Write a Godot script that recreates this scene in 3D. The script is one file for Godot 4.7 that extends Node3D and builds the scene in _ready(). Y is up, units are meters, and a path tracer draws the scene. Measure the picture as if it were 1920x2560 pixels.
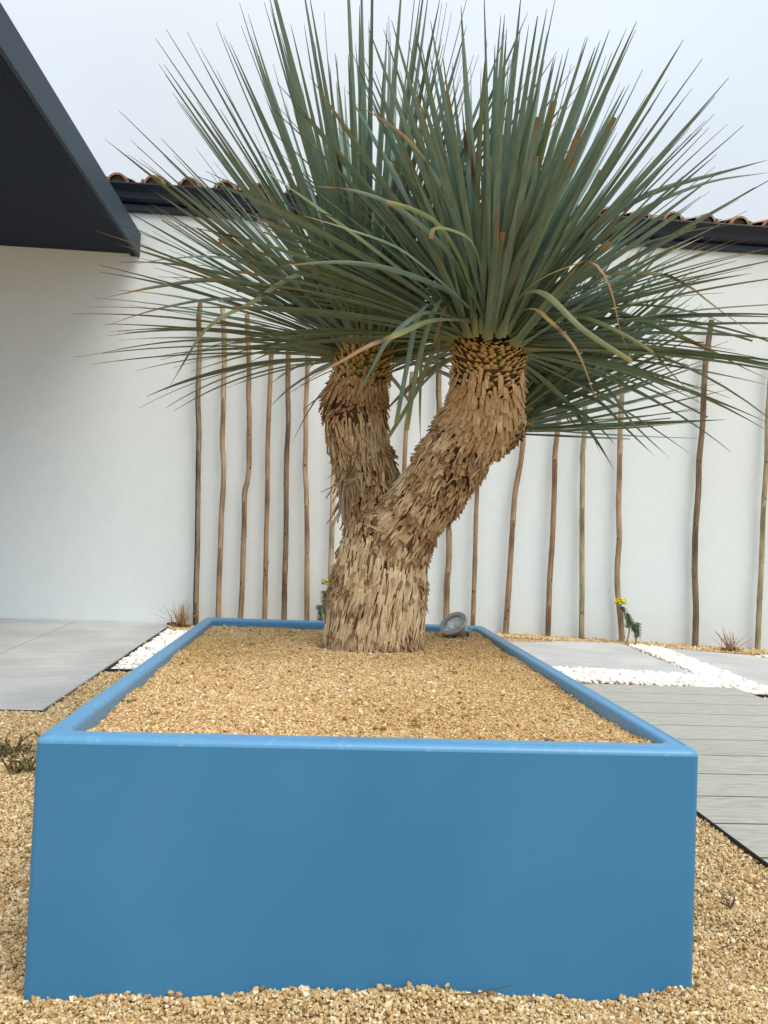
extends Node3D
# A yucca in a blue planter in front of a white rendered wall, under an overcast sky.
# World axes follow the planter: x runs along its front, -z runs away from the viewer, y is up, metres.

const WALL_Z := -6.2
const PX0 := -0.424
const PX1 := 0.620
const PZ0 := -1.290
const PZ1 := -3.101
const PTOP := 0.377

var rng := RandomNumberGenerator.new()
var nz := FastNoiseLite.new()
var M := {}

# ------------------------------------------------------------------ mesh building
class MB:
	var v := PackedVector3Array()
	var n := PackedVector3Array()
	var c := PackedColorArray()
	var u := PackedVector2Array()
	var ix := PackedInt32Array()
	func vert(p: Vector3, nn: Vector3, col: Color, uv := Vector2.ZERO) -> int:
		v.append(p); n.append(nn); c.append(col); u.append(uv)
		return v.size() - 1
	func tri(a: int, b: int, d: int) -> void:
		var g := (v[d] - v[a]).cross(v[b] - v[a])
		if g.dot(n[a] + n[b] + n[d]) < 0.0:
			ix.append(a); ix.append(d); ix.append(b)
		else:
			ix.append(a); ix.append(b); ix.append(d)
	func quad(a: int, b: int, d: int, e: int) -> void:
		tri(a, b, d); tri(a, d, e)
	func face(a: Vector3, b: Vector3, d: Vector3, e: Vector3, out: Vector3, col: Color, s := 1.0) -> void:
		var nn := (d - a).cross(b - a).normalized()
		if nn.dot(out) < 0.0: nn = -nn
		var w := (b - a).length() * s
		var h := (e - a).length() * s
		quad(vert(a, nn, col, Vector2(0, 0)), vert(b, nn, col, Vector2(w, 0)), vert(d, nn, col, Vector2(w, h)), vert(e, nn, col, Vector2(0, h)))
	func flat_tri(a: Vector3, b: Vector3, d: Vector3, out: Vector3, col: Color) -> void:
		var nn := (d - a).cross(b - a).normalized()
		if nn.dot(out) < 0.0: nn = -nn
		tri(vert(a, nn, col), vert(b, nn, col), vert(d, nn, col))
	# rows of points with smooth normals; centres (one per row) say which way is out, or else flip does
	func sheet(rows: Array, closed: bool, col: Color, centres := [], flip := false, uvs := Vector2.ONE, cols := []) -> void:
		var R := rows.size()
		var C: int = rows[0].size()
		var start := v.size()
		var along := 0.0
		for i in R:
			if i > 0: along += (rows[i][0] - rows[i - 1][0]).length()
			for j in C:
				var p: Vector3 = rows[i][j]
				var a: Vector3 = rows[min(i + 1, R - 1)][j] - rows[max(i - 1, 0)][j]
				var b: Vector3 = (rows[i][(j + 1) % C] - rows[i][(j - 1 + C) % C]) if closed else (rows[i][min(j + 1, C - 1)] - rows[i][max(j - 1, 0)])
				var nn := a.cross(b).normalized()
				if centres.size() > 0:
					if nn.dot(p - centres[i]) < 0.0: nn = -nn
				elif flip: nn = -nn
				vert(p, nn, cols[i] if cols.size() > 0 else col, Vector2(float(j) / C * uvs.x, along * uvs.y))
		if closed:   # a seam of its own, so that the texture does not run back
			for i in R:
				vert(rows[i][0], n[start + i * C], cols[i] if cols.size() > 0 else col, Vector2(uvs.x, u[start + i * C].y))
		for i in R - 1:
			for j in (C if closed else C - 1):
				var a0 := start + i * C + j
				var a1 := start + (i + 1) * C + j
				var b0 := (start + R * C + i) if closed and j == C - 1 else a0 + 1
				var b1 := (start + R * C + i + 1) if closed and j == C - 1 else a1 + 1
				quad(a0, b0, b1, a1)
	func tube(path: Array, radii: Array, sides: int, col: Color, cap := true, uvs := Vector2.ONE, cols := [], lump := 0.0, noise: FastNoiseLite = null) -> void:
		var rows := []
		var side := Vector3.RIGHT
		for i in path.size():
			var t: Vector3 = (path[min(i + 1, path.size() - 1)] - path[max(i - 1, 0)]).normalized()
			if absf(t.dot(side)) > 0.95: side = Vector3.FORWARD
			side = (side - t * t.dot(side)).normalized()
			var up := t.cross(side)
			var ring := PackedVector3Array()
			for j in sides:
				var an := TAU * j / sides
				var d := side * cos(an) + up * sin(an)
				var r: float = radii[i]
				if noise: r *= 1.0 + lump * noise.get_noise_3dv((path[i] + d * radii[i]) * 1.0)
				ring.append(path[i] + d * r)
			rows.append(ring)
		sheet(rows, true, col, path, false, uvs, cols)
		if cap:
			for e in [0, path.size() - 1]:
				var out: Vector3 = (path[e] - path[1 if e == 0 else e - 1]).normalized()
				var cc: Color = cols[e] if cols.size() > 0 else col
				var m := vert(path[e] + out * radii[e] * 0.12, out, cc)
				var first := v.size()
				for j in sides: vert(rows[e][j], out, cc, Vector2(float(j) / sides, 0.3))
				for j in sides: tri(m, first + j, first + (j + 1) % sides)
	# a box with chamfered edges, given by centre, half size and axes
	func box(at: Vector3, h: Vector3, b := Basis.IDENTITY, ch := 0.002, col := Color.WHITE) -> void:
		ch = minf(ch, minf(h.x, minf(h.y, h.z)) * 0.9)
		for k in 3:
			var a1 := (k + 1) % 3
			var a2 := (k + 2) % 3
			for s in [-1.0, 1.0]:
				var q := []
				for w in [[-1, -1], [1, -1], [1, 1], [-1, 1]]:
					var p := Vector3.ZERO
					p[k] = s * h[k]; p[a1] = w[0] * (h[a1] - ch); p[a2] = w[1] * (h[a2] - ch)
					q.append(at + b * p)
				face(q[0], q[1], q[2], q[3], b[k] * s, col)
		for k in 3:   # the twelve edges
			var a1 := (k + 1) % 3
			var a2 := (k + 2) % 3
			for s1 in [-1.0, 1.0]:
				for s2 in [-1.0, 1.0]:
					var q := []
					for w in [-1.0, 1.0]:
						for side in [0, 1]:
							var p := Vector3.ZERO
							p[k] = w * (h[k] - ch)
							p[a1] = s1 * (h[a1] - (ch if side == 0 else 0.0))
							p[a2] = s2 * (h[a2] - (0.0 if side == 0 else ch))
							q.append(at + b * p)
					face(q[0], q[1], q[3], q[2], b[a1] * s1 + b[a2] * s2, col)
		for sx in [-1.0, 1.0]:
			for sy in [-1.0, 1.0]:
				for sz in [-1.0, 1.0]:
					var s := Vector3(sx, sy, sz)
					var q := []
					for k in 3:
						var p := s * (h - Vector3.ONE * ch)
						p[k] = s[k] * h[k]
						q.append(at + b * p)
					flat_tri(q[0], q[1], q[2], b * s, col)
	# a profile of (radius, height) turned round b.y
	func lathe(at: Vector3, b: Basis, prof: Array, sides: int, col: Color) -> void:
		for i in prof.size() - 1:
			var p0: Vector2 = prof[i]
			var p1: Vector2 = prof[i + 1]
			var d := (p1 - p0).normalized()
			var first := v.size()
			for j in sides + 1:
				var an := TAU * j / sides
				var rad := b.x * cos(an) + b.z * sin(an)
				var nn := (rad * d.y - b.y * d.x).normalized()
				vert(at + rad * p0.x + b.y * p0.y, nn, col, Vector2(float(j) / sides, 0))
				vert(at + rad * p1.x + b.y * p1.y, nn, col, Vector2(float(j) / sides, 1))
			for j in sides:
				quad(first + 2 * j, first + 2 * j + 1, first + 2 * j + 3, first + 2 * j + 2)
	# a closed outline in (z, y), counter-clockwise seen from +x, drawn out along x
	func extrude_x(prof: Array, x0: float, x1: float, col: Color) -> void:
		for i in prof.size():
			var a: Vector2 = prof[i]
			var b: Vector2 = prof[(i + 1) % prof.size()]
			var d := (b - a).normalized()
			var nn := Vector3(0, -d.x, d.y)
			quad(vert(Vector3(x0, a.y, a.x), nn, col), vert(Vector3(x1, a.y, a.x), nn, col), vert(Vector3(x1, b.y, b.x), nn, col), vert(Vector3(x0, b.y, b.x), nn, col))
		var pts := PackedVector2Array(prof)
		var tr := Geometry2D.triangulate_polygon(pts)
		for e in [[x0, -1.0], [x1, 1.0]]:
			for k in range(0, tr.size(), 3):
				var q := []
				for m in 3: q.append(vert(Vector3(e[0], pts[tr[k + m]].y, pts[tr[k + m]].x), Vector3(e[1], 0, 0), col))
				tri(q[0], q[1], q[2])
	func commit() -> ArrayMesh:
		var a := []
		a.resize(Mesh.ARRAY_MAX)
		a[Mesh.ARRAY_VERTEX] = v; a[Mesh.ARRAY_NORMAL] = n; a[Mesh.ARRAY_COLOR] = c; a[Mesh.ARRAY_TEX_UV] = u; a[Mesh.ARRAY_INDEX] = ix
		var m := ArrayMesh.new()
		m.add_surface_from_arrays(Mesh.PRIMITIVE_TRIANGLES, a)
		return m

func obj(called: String, mesh: Mesh, mat: Material, parent: Node3D = self) -> MeshInstance3D:
	var o := MeshInstance3D.new()
	o.name = called
	o.mesh = mesh
	o.material_override = mat
	parent.add_child(o, true)
	return o

func base(called: String, at := Vector3.ZERO) -> Node3D:
	var o := Node3D.new()
	o.name = called
	o.position = at
	add_child(o, true)
	return o

func tag(o: Node, label: String, category := "", group := "", kind := "") -> void:
	if label: o.set_meta("label", label)
	if category: o.set_meta("category", category)
	if group: o.set_meta("group", group)
	if kind: o.set_meta("kind", kind)

func lin(r: float, g: float, b: float) -> Color:   # an sRGB colour of 0..255 as a linear vertex colour
	return Color(r / 255.0, g / 255.0, b / 255.0).srgb_to_linear()

func vary(c: Color, by: float) -> Color:
	var k := 1.0 + rng.randf_range(-by, by)
	return Color(c.r * k * (1.0 + rng.randf_range(-by, by) * 0.25), c.g * k, c.b * k * (1.0 + rng.randf_range(-by, by) * 0.35))

# ------------------------------------------------------------------ textures and materials
func noise_image(w: int, h: int, freq: float, seed_: int, octaves := 4, kind := FastNoiseLite.TYPE_SIMPLEX_SMOOTH) -> Image:
	var f := FastNoiseLite.new()
	f.seed = seed_; f.noise_type = kind; f.frequency = freq; f.fractal_octaves = octaves
	if kind == FastNoiseLite.TYPE_CELLULAR: f.cellular_return_type = FastNoiseLite.RETURN_CELL_VALUE
	var im := f.get_seamless_image(w, h)
	im.convert(Image.FORMAT_RGBA8)
	return im

func ramp(im: Image, stops: Array) -> ImageTexture:   # stops: [position, sRGB colour]
	var o := Image.create(im.get_width(), im.get_height(), false, Image.FORMAT_RGBA8)
	for y in im.get_height():
		for x in im.get_width():
			var k := im.get_pixel(x, y).r
			var col: Color = stops[stops.size() - 1][1]
			for i in stops.size() - 1:
				if k <= stops[i + 1][0]:
					col = (stops[i][1] as Color).lerp(stops[i + 1][1], clampf((k - stops[i][0]) / (stops[i + 1][0] - stops[i][0]), 0, 1))
					break
			o.set_pixel(x, y, col)
	return ImageTexture.create_from_image(o)

func normal_of(im: Image, strength: float) -> ImageTexture:
	var o := Image.new()
	o.copy_from(im)
	o.bump_map_to_normal_map(strength)
	return ImageTexture.create_from_image(o)

func mat(col: Color, rough := 0.8, spec := 0.5) -> StandardMaterial3D:
	var m := StandardMaterial3D.new()
	m.albedo_color = col
	m.roughness = rough
	m.metallic_specular = spec
	return m

func tri_mat(tex: Texture2D, nrm: Texture2D, scale: float, rough: float, nscale := 1.0, tint := Color.WHITE) -> StandardMaterial3D:
	var m := mat(tint, rough)
	m.albedo_texture = tex
	if nrm:
		m.normal_enabled = true; m.normal_texture = nrm; m.normal_scale = nscale
	m.uv1_triplanar = true; m.uv1_world_triplanar = true
	m.uv1_scale = Vector3.ONE * scale
	return m

func vmat(rough: float, tex: Texture2D = null, nrm: Texture2D = null, nscale := 1.0) -> StandardMaterial3D:
	var m := mat(Color.WHITE, rough)
	m.vertex_color_use_as_albedo = true
	m.albedo_texture = tex
	if nrm:
		m.normal_enabled = true; m.normal_texture = nrm; m.normal_scale = nscale
	return m

func grey(k: float) -> Color:
	return Color(k, k, k)

func make_materials() -> void:
	# white render: fine stucco
	var st := noise_image(512, 512, 0.10, 3, 3)
	var mott := noise_image(256, 256, 0.012, 5, 4)
	M.wall = tri_mat(ramp(mott, [[0.0, Color(0.876, 0.910, 0.920)], [1.0, Color(0.890, 0.922, 0.930)]]), normal_of(st, 3.0), 2.4, 0.9, 0.65)
	# anthracite powder coating
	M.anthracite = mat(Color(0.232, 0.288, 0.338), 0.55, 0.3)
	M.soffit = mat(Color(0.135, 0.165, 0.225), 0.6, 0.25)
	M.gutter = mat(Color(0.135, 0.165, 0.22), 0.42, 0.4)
	# paving: grey, long soft streaks
	var s1 := Image.create(512, 512, false, Image.FORMAT_RGBA8)
	var sn := FastNoiseLite.new(); sn.seed = 8; sn.frequency = 0.006; sn.fractal_octaves = 5
	for y in 512:
		for x in 512:   # cloudy tone crossed by faint slanting streaks, the same on opposite edges
			var a := TAU * x / 512.0
			var b := TAU * y / 512.0
			var cloud := sn.get_noise_3d(cos(a) * 60 + cos(b) * 60, sin(a) * 60, sin(b) * 60)
			var streak := sn.get_noise_3d(cos(a + b * 3.0) * 420, sin(a + b * 3.0) * 420, cos(b) * 60 + sin(a) * 40)
			s1.set_pixel(x, y, grey(clampf(0.5 + 0.8 * cloud + 0.6 * streak, 0, 1)))
	var fine := noise_image(512, 512, 0.16, 9, 3)
	M.slab = tri_mat(ramp(s1, [[0.1, Color(0.685, 0.695, 0.693)], [0.45, Color(0.73, 0.738, 0.736)], [0.6, Color(0.75, 0.757, 0.753)], [0.9, Color(0.79, 0.796, 0.79)]]), normal_of(fine, 1.2), 0.8, 0.72, 0.4)
	# embossed grey deck boards, u along the board
	var wg := Image.create(1024, 256, false, Image.FORMAT_RGBA8)
	var w1 := FastNoiseLite.new(); w1.seed = 21; w1.frequency = 0.01; w1.fractal_octaves = 3
	for y in 256:
		for x in 1024:
			var warp := w1.get_noise_2d(x * 0.5, y * 1.4) * 26.0
			var lines := 0.5 + 0.5 * sin((y + warp) * 0.42 + w1.get_noise_2d(x * 0.2 + 900, y * 0.5) * 9.0)
			var fibre := w1.get_noise_2d(x * 1.6 + 300, y * 34.0)
			var k := clampf(0.55 + 0.13 * (lines - 0.5) + 0.26 * fibre, 0, 1)
			wg.set_pixel(x, y, grey(k))
	M.deck = vmat(0.75, ramp(wg, [[0.2, Color(0.53, 0.535, 0.505)], [0.5, Color(0.665, 0.668, 0.638)], [0.85, Color(0.735, 0.735, 0.705)]]), normal_of(wg, 3.0), 0.5)
	# gravel, for the sheet below the grains
	var gc := noise_image(512, 512, 0.05, 12, 1, FastNoiseLite.TYPE_CELLULAR)
	M.gravel_bed = tri_mat(ramp(gc, [[0.0, Color(0.50, 0.39, 0.25)], [0.5, Color(0.70, 0.57, 0.40)], [1.0, Color(0.84, 0.75, 0.6)]]), normal_of(gc, 4.0), 8.0, 0.95, 0.8)
	M.grain = vmat(0.9)
	M.pebble = vmat(0.75)
	M.pebble_bed = mat(Color(0.72, 0.71, 0.69), 0.9)
	# planter: satin painted fibreglass, faintly uneven
	var pm := noise_image(256, 256, 0.011, 31, 5)
	M.planter = tri_mat(ramp(pm, [[0.2, Color(0.246, 0.500, 0.682)], [0.8, Color(0.272, 0.522, 0.702)]]), null, 0.7, 0.42)
	M.planter.metallic_specular = 0.35
	var dust := noise_image(512, 512, 0.03, 37, 5)
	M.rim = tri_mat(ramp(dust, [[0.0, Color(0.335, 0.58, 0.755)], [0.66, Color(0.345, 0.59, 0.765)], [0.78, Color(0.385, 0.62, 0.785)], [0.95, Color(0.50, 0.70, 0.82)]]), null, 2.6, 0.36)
	M.rim.metallic_specular = 0.5
	# wood poles: stripped of bark, grain along v
	var pg := Image.create(128, 512, false, Image.FORMAT_RGBA8)
	var w2 := FastNoiseLite.new(); w2.seed = 44; w2.frequency = 0.02; w2.fractal_octaves = 4
	for y in 512:
		for x in 128:
			var an := TAU * x / 128.0
			var k := 0.5 + 0.55 * w2.get_noise_3d(cos(an) * 60, sin(an) * 60, y * 0.35) + 0.35 * w2.get_noise_3d(cos(an) * 9, sin(an) * 9, y * 0.5 + 700)
			pg.set_pixel(x, y, grey(clampf(k, 0, 1)))
	M.pole = vmat(0.8, ramp(pg, [[0.15, Color(0.62, 0.6, 0.58)], [0.5, Color(0.86, 0.85, 0.84)], [0.8, Color(1, 1, 1)]]), normal_of(pg, 3.0), 0.7)
	# terracotta
	var tc := noise_image(256, 256, 0.04, 50, 4)
	M.tile = vmat(0.9, null)
	M.tile.albedo_texture = ramp(tc, [[0.2, Color(0.72, 0.7, 0.68)], [0.8, Color(1, 1, 1)]])
	M.tile.uv1_triplanar = true; M.tile.uv1_world_triplanar = true; M.tile.uv1_scale = Vector3.ONE * 4.0
	# yucca leaf: yellow edge, fine ribs along the blade
	var lf := Image.create(64, 128, false, Image.FORMAT_RGBA8)
	var w3 := FastNoiseLite.new(); w3.seed = 61; w3.frequency = 0.05; w3.fractal_octaves = 3
	for y in 128:
		for x in 64:
			var e := minf(x, 63 - x)
			var k := 0.90 + 0.14 * w3.get_noise_2d(x * 9.0, y * 0.25) + 0.12 * w3.get_noise_2d(x * 0.4 + 50, y * 1.1)
			var col := Color(k, k, k)
			if e < 6.0: col = col.lerp(Color(1.0, 0.96, 0.6), 0.8 * clampf((6.0 - e) / 3.0, 0, 1))
			lf.set_pixel(x, y, col.clamp())
	M.leaf = vmat(0.5, ImageTexture.create_from_image(lf))
	M.leaf.metallic_specular = 0.4
	# dry leaf bases: fibres along v
	var fb := Image.create(64, 128, false, Image.FORMAT_RGBA8)
	for y in 128:
		for x in 64:
			var k := 0.93 + 0.4 * w3.get_noise_2d(x * 7.0, y * 0.45) + 0.15 * w3.get_noise_2d(x * 1.0 + 90, y * 1.5)
			fb.set_pixel(x, y, grey(clampf(k, 0.3, 1)))
	M.bark = vmat(0.92, ImageTexture.create_from_image(fb), normal_of(fb, 2.0), 0.7)
	M.straw = M.bark
	M.steel = mat(Color(0.66, 0.65, 0.62), 0.42)
	M.steel.metallic = 0.6
	M.screw = mat(Color(0.8, 0.8, 0.78), 0.25)
	M.screw.metallic = 0.9
	M.reflector = mat(Color(0.86, 0.89, 0.9), 0.3)
	M.reflector.metallic = 0.3
	M.glass = mat(Color(0.9, 0.97, 1.0, 0.12), 0.03)
	M.glass.transparency = BaseMaterial3D.TRANSPARENCY_ALPHA
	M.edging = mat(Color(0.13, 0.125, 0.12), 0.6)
	M.plant = vmat(0.75)
	M.dark = mat(Color(0.2, 0.15, 0.11), 0.85)

func make_sky() -> PanoramaSkyMaterial:   # overcast: brighter towards the zenith, soft cloud, bluer gaps
	var f := FastNoiseLite.new(); f.seed = 5; f.frequency = 0.9; f.fractal_octaves = 4
	var w := 512
	var im := Image.create(w, 256, false, Image.FORMAT_RGBF)
	for y in 256:
		var el := PI * 0.5 - PI * (y + 0.5) / 256.0
		for x in w:
			var az := TAU * (x + 0.5) / w
			var d := Vector3(cos(el) * sin(az), sin(el), cos(el) * cos(az))
			var k := f.get_noise_3d(d.x * 1.2, d.y * 2.4, d.z * 1.2)
			var b := 0.76 + 0.62 * pow(clampf(sin(el), 0, 1), 2.6) + 0.10 * k
			var blue := clampf(0.5 + 1.3 * f.get_noise_3d(d.x + 7, d.y * 1.6 + 3, d.z), 0, 1)
			var col := Color(0.97, 1.02, 1.08).lerp(Color(0.91, 1.01, 1.12), blue)
			if el < 0.0: b = 0.45; col = Color(1, 0.93, 0.82)
			im.set_pixel(x, y, Color(col.r * b, col.g * b, col.b * b))
	var m := PanoramaSkyMaterial.new()
	m.panorama = ImageTexture.create_from_image(im)
	return m

# ------------------------------------------------------------------ terrain
func ground_y(x: float, z: float) -> float:
	var y := -0.012 - 0.034 * maxf(0.0, x - 1.45)
	if z > -1.7: y += -0.004 + 0.026 * nz.get_noise_2d(x * 7.0, z * 7.0)
	else: y += 0.004 * nz.get_noise_2d(x * 6.0, z * 6.0)
	if z < -5.85 and x > 0.0: y += 0.012
	if x > 1.10 and x < 2.10 and z > -4.1: y -= 0.04
	return y

func soil_y(x: float, z: float) -> float:
	var y := 0.351 + 0.012 * nz.get_noise_2d(x * 5.0 + 40.0, z * 5.0) + 0.004 * nz.get_noise_2d(x * 16.0, z * 16.0)
	var d := Vector2(x - 0.13, z + 2.53).length()
	y += 0.012 * exp(-pow((d - 0.2) / 0.1, 2.0))
	return y

func grain_mesh(jit: float, smooth: bool, squash: float, sd: int) -> ArrayMesh:
	rng.seed = sd
	var g := (1.0 + sqrt(5.0)) / 2.0
	var P := []
	for s in [-1.0, 1.0]:
		for t in [-g, g]:
			P.append(Vector3(0, s, t).normalized()); P.append(Vector3(s, t, 0).normalized()); P.append(Vector3(t, 0, s).normalized())
	var T := []
	for a in 12:
		for b in range(a + 1, 12):
			for c in range(b + 1, 12):
				if P[a].distance_to(P[b]) < 1.1 and P[b].distance_to(P[c]) < 1.1 and P[a].distance_to(P[c]) < 1.1: T.append([P[a], P[b], P[c]])
	if smooth:
		var S := []
		for t in T:
			var ab: Vector3 = ((t[0] + t[1]) * 0.5).normalized()
			var bc: Vector3 = ((t[1] + t[2]) * 0.5).normalized()
			var ca: Vector3 = ((t[2] + t[0]) * 0.5).normalized()
			S.append_array([[t[0], ab, ca], [t[1], bc, ab], [t[2], ca, bc], [ab, bc, ca]])
		T = S
	var f := FastNoiseLite.new(); f.seed = sd; f.frequency = 0.8
	var mb := MB.new()
	for t in T:
		var q := []
		for p in t:
			var r: Vector3 = p * (1.0 + jit * 1.6 * f.get_noise_3dv(p * (1.0 if smooth else 2.2)))
			q.append(r * Vector3(1.0, squash, 0.85))
		var mid: Vector3 = q[0] + q[1] + q[2]
		if smooth: mb.tri(mb.vert(q[0], q[0].normalized(), Color.WHITE), mb.vert(q[1], q[1].normalized(), Color.WHITE), mb.vert(q[2], q[2].normalized(), Color.WHITE))
		else: mb.flat_tri(q[0], q[1], q[2], mid, Color.WHITE)
	return mb.commit()

func gravel_color() -> Color:
	var k := rng.randf()
	var c: Color
	if k < 0.42: c = lin(208, 177, 132)
	elif k < 0.68: c = lin(224, 200, 162)
	elif k < 0.82: c = lin(182, 144, 97)
	elif k < 0.93: c = lin(240, 228, 204)
	elif k < 0.97: c = lin(142, 112, 78)
	else: c = lin(196, 156, 118)
	return vary(Color(c.r * 0.96, c.g * 0.98, c.b * 0.90), 0.11)

func scatter(called: String, mesh: Mesh, material: Material, places: Array, colours: Array, parent: Node3D = self) -> MultiMeshInstance3D:
	var mm := MultiMesh.new()
	mm.transform_format = MultiMesh.TRANSFORM_3D
	mm.use_colors = true
	mm.mesh = mesh
	mm.instance_count = places.size()
	for i in places.size():
		mm.set_instance_transform(i, places[i])
		mm.set_instance_color(i, colours[i])
	var o := MultiMeshInstance3D.new()
	o.name = called
	o.multimesh = mm
	o.material_override = material
	parent.add_child(o, true)
	return o

func random_turn() -> Basis:
	return Basis(Vector3(rng.randfn(), rng.randfn(), rng.randfn()).normalized(), rng.randf() * TAU)

func build_ground() -> void:
	var xs := [-70.0, -30.0, -12.0, -6.0]
	var zs := [-70.0, -30.0, -12.0, -7.0]
	for i in 90: xs.append(-3.0 + i * 0.09)
	for i in 70: zs.append(-6.4 + i * 0.09)
	xs.append_array([7.0, 14.0, 30.0, 70.0]); zs.append_array([1.0, 4.0, 12.0, 30.0, 70.0])
	var rows := []
	for z in zs:
		var row := PackedVector3Array()
		for x in xs: row.append(Vector3(x, ground_y(clampf(x, -3.0, 5.0), z) - 0.004, z))
		rows.append(row)
	var mb := MB.new()
	mb.sheet(rows, false, Color.WHITE, [], rows[1][0].cross(Vector3.ONE).y > 1e9)
	if mb.n[0].y < 0.0:
		mb = MB.new()
		mb.sheet(rows, false, Color.WHITE, [], true)
	tag(obj("ground", mb.commit(), M.gravel_bed), "", "", "", "structure")

func on_paving(x: float, z: float) -> bool:
	if x > PX0 + 0.004 and x < PX1 - 0.004 and z < PZ0 - 0.004 and z > PZ1 + 0.004: return true
	if x < -1.028 + (z + 3.2) * 0.02 and z < -3.20: return true
	if x > 1.030 and x < 2.168 and z < -0.5 and z > -4.16: return true
	if x < -0.6 and x > -1.06 and z < -4.12 and z > -5.74: return true
	if x > 0.72 and z < -4.02 and z > -4.58 and x < 3.4: return true
	if x > 0.72 and x < 2.20 and z <= -4.56 and z > -5.94: return true
	if x >= 2.15 and z <= -4.10 and z > -5.88: return true
	return false

func build_gravel() -> void:
	rng.seed = 77
	var gm := grain_mesh(0.42, false, 0.60, 4)
	var places := []
	var colours := []
	# [x0, x1, z0, z1, grains per square metre, half size]
	for a in [[-0.85, 1.15, -1.70, -1.06, 88000, 0.0026], [-1.8, -0.42, -3.22, -1.70, 54000, 0.0031], [-1.08, -0.4, -6.18, -3.2, 26000, 0.0041], [0.6, 1.06, -4.1, -1.70, 44000, 0.0032], [-0.2, 4.2, -6.19, -5.82, 16000, 0.0055], [2.15, 3.5, -4.14, -2.4, 16000, 0.0050]]:
		var count := int((a[1] - a[0]) * (a[3] - a[2]) * a[4])
		for i in count:
			var x := rng.randf_range(a[0], a[1])
			var z := rng.randf_range(a[2], a[3])
			if x < -0.45 * absf(z) - 0.18 or x > 0.62 * absf(z) + 0.2 or on_paving(x, z): continue
			var s: float = a[5] * exp(rng.randfn() * 0.34)
			var b := random_turn().scaled_local(Vector3(1.0, rng.randf_range(0.6, 1.0), rng.randf_range(0.65, 1.1)) * s)
			places.append(Transform3D(b, Vector3(x, ground_y(x, z) + rng.randf_range(-0.2, 0.75) * s, z)))
			colours.append(gravel_color())
	# the gravel heaps up a little against the planter foot
	for i in 7000:
		var side := rng.randi_range(0, 2)
		var p := Vector3(rng.randf_range(PX0 - 0.02, PX1 + 0.02), 0, PZ0 + absf(rng.randfn()) * 0.02)
		if side == 1: p = Vector3(PX0 - absf(rng.randfn()) * 0.02, 0, rng.randf_range(-3.0, PZ0))
		if side == 2: p = Vector3(PX1 + absf(rng.randfn()) * 0.02, 0, rng.randf_range(-3.0, PZ0))
		var s := 0.0028 * exp(rng.randfn() * 0.36)
		p.y = ground_y(p.x, p.z) + rng.randf_range(0.0, 1.6) * s
		places.append(Transform3D(random_turn().scaled_local(Vector3(1, 0.8, 0.9) * s), p))
		colours.append(gravel_color())
	var o := scatter("gravel", gm, M.grain, places, colours)
	tag(o, "loose tan gravel lying over the ground around planter and paving", "gravel", "", "stuff")
	# finer gravel inside the planter
	places = []; colours = []
	for i in 290000:
		var x := rng.randf_range(PX0 + 0.034, PX1 - 0.032)
		var z := rng.randf_range(PZ1 + 0.05, PZ0 - 0.055)
		if Vector2(x - 0.13, z + 2.53).length() < 0.12: continue
		var s := 0.0020 * exp(rng.randfn() * 0.33)
		if rng.randf() < 0.012: s *= 1.9
		var b := random_turn().scaled_local(Vector3(1.0, rng.randf_range(0.6, 1.0), rng.randf_range(0.65, 1.1)) * s)
		places.append(Transform3D(b, Vector3(x, soil_y(x, z) + rng.randf_range(-0.3, 0.9) * s, z)))
		var c := gravel_color()
		var pale := clampf(nz.get_noise_2d(x * 2.2 + 11.0, z * 2.2) * 1.6, -0.5, 0.6)
		colours.append(Color(c.r * (0.93 + 0.16 * pale), c.g * (0.86 + 0.19 * pale), c.b * (0.74 + 0.30 * pale)))
	o = scatter("planter_gravel", gm, M.grain, places, colours)
	tag(o, "fine tan gravel filling the blue planter around the trunk", "gravel", "", "stuff")
	var rows := []
	for i in 40:
		var row := PackedVector3Array()
		for j in 28:
			var x := lerpf(PX0 + 0.02, PX1 - 0.02, j / 27.0)
			var z := lerpf(PZ1 + 0.03, PZ0 - 0.03, i / 39.0)
			row.append(Vector3(x, soil_y(x, z) - 0.003, z))
		rows.append(row)
	var mb := MB.new()
	mb.sheet(rows, false, Color.WHITE, [], false)
	if mb.n[0].y < 0.0:
		mb = MB.new(); mb.sheet(rows, false, Color.WHITE, [], true)
	tag(obj("planter_soil", mb.commit(), M.gravel_bed), "layer of soil and grit under the gravel in the blue planter", "soil", "", "stuff")

func pebble_area(poly: Array, n: int, places: Array, colours: Array, y0: float) -> void:
	var P := PackedVector2Array(poly)
	var lo: Vector2 = P[0]
	var hi: Vector2 = P[0]
	for p in P: lo = lo.min(p); hi = hi.max(p)
	var made := 0
	while made < n:
		var q := Vector2(rng.randf_range(lo.x, hi.x), rng.randf_range(lo.y, hi.y))
		if not Geometry2D.is_point_in_polygon(q, P): continue
		made += 1
		var s := 0.0125 * exp(rng.randfn() * 0.25)
		var b := Basis(Vector3.UP, rng.randf() * TAU) * Basis(Vector3(rng.randfn(), 0, rng.randfn()).normalized(), rng.randf() * 0.9)
		b = b.scaled_local(Vector3(1.0, rng.randf_range(0.65, 0.9), rng.randf_range(0.7, 1.0)) * s)
		var y := y0 - 0.030 * maxf(0.0, q.x - 1.4) if q.x > 0.5 else y0
		places.append(Transform3D(b, Vector3(q.x, y + rng.randf_range(-0.010, 0.012), q.y)))
		var c := lin(246, 245, 240)
		if rng.randf() < 0.03: c = lin(225, 212, 185)
		colours.append(vary(c, 0.05))

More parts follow.
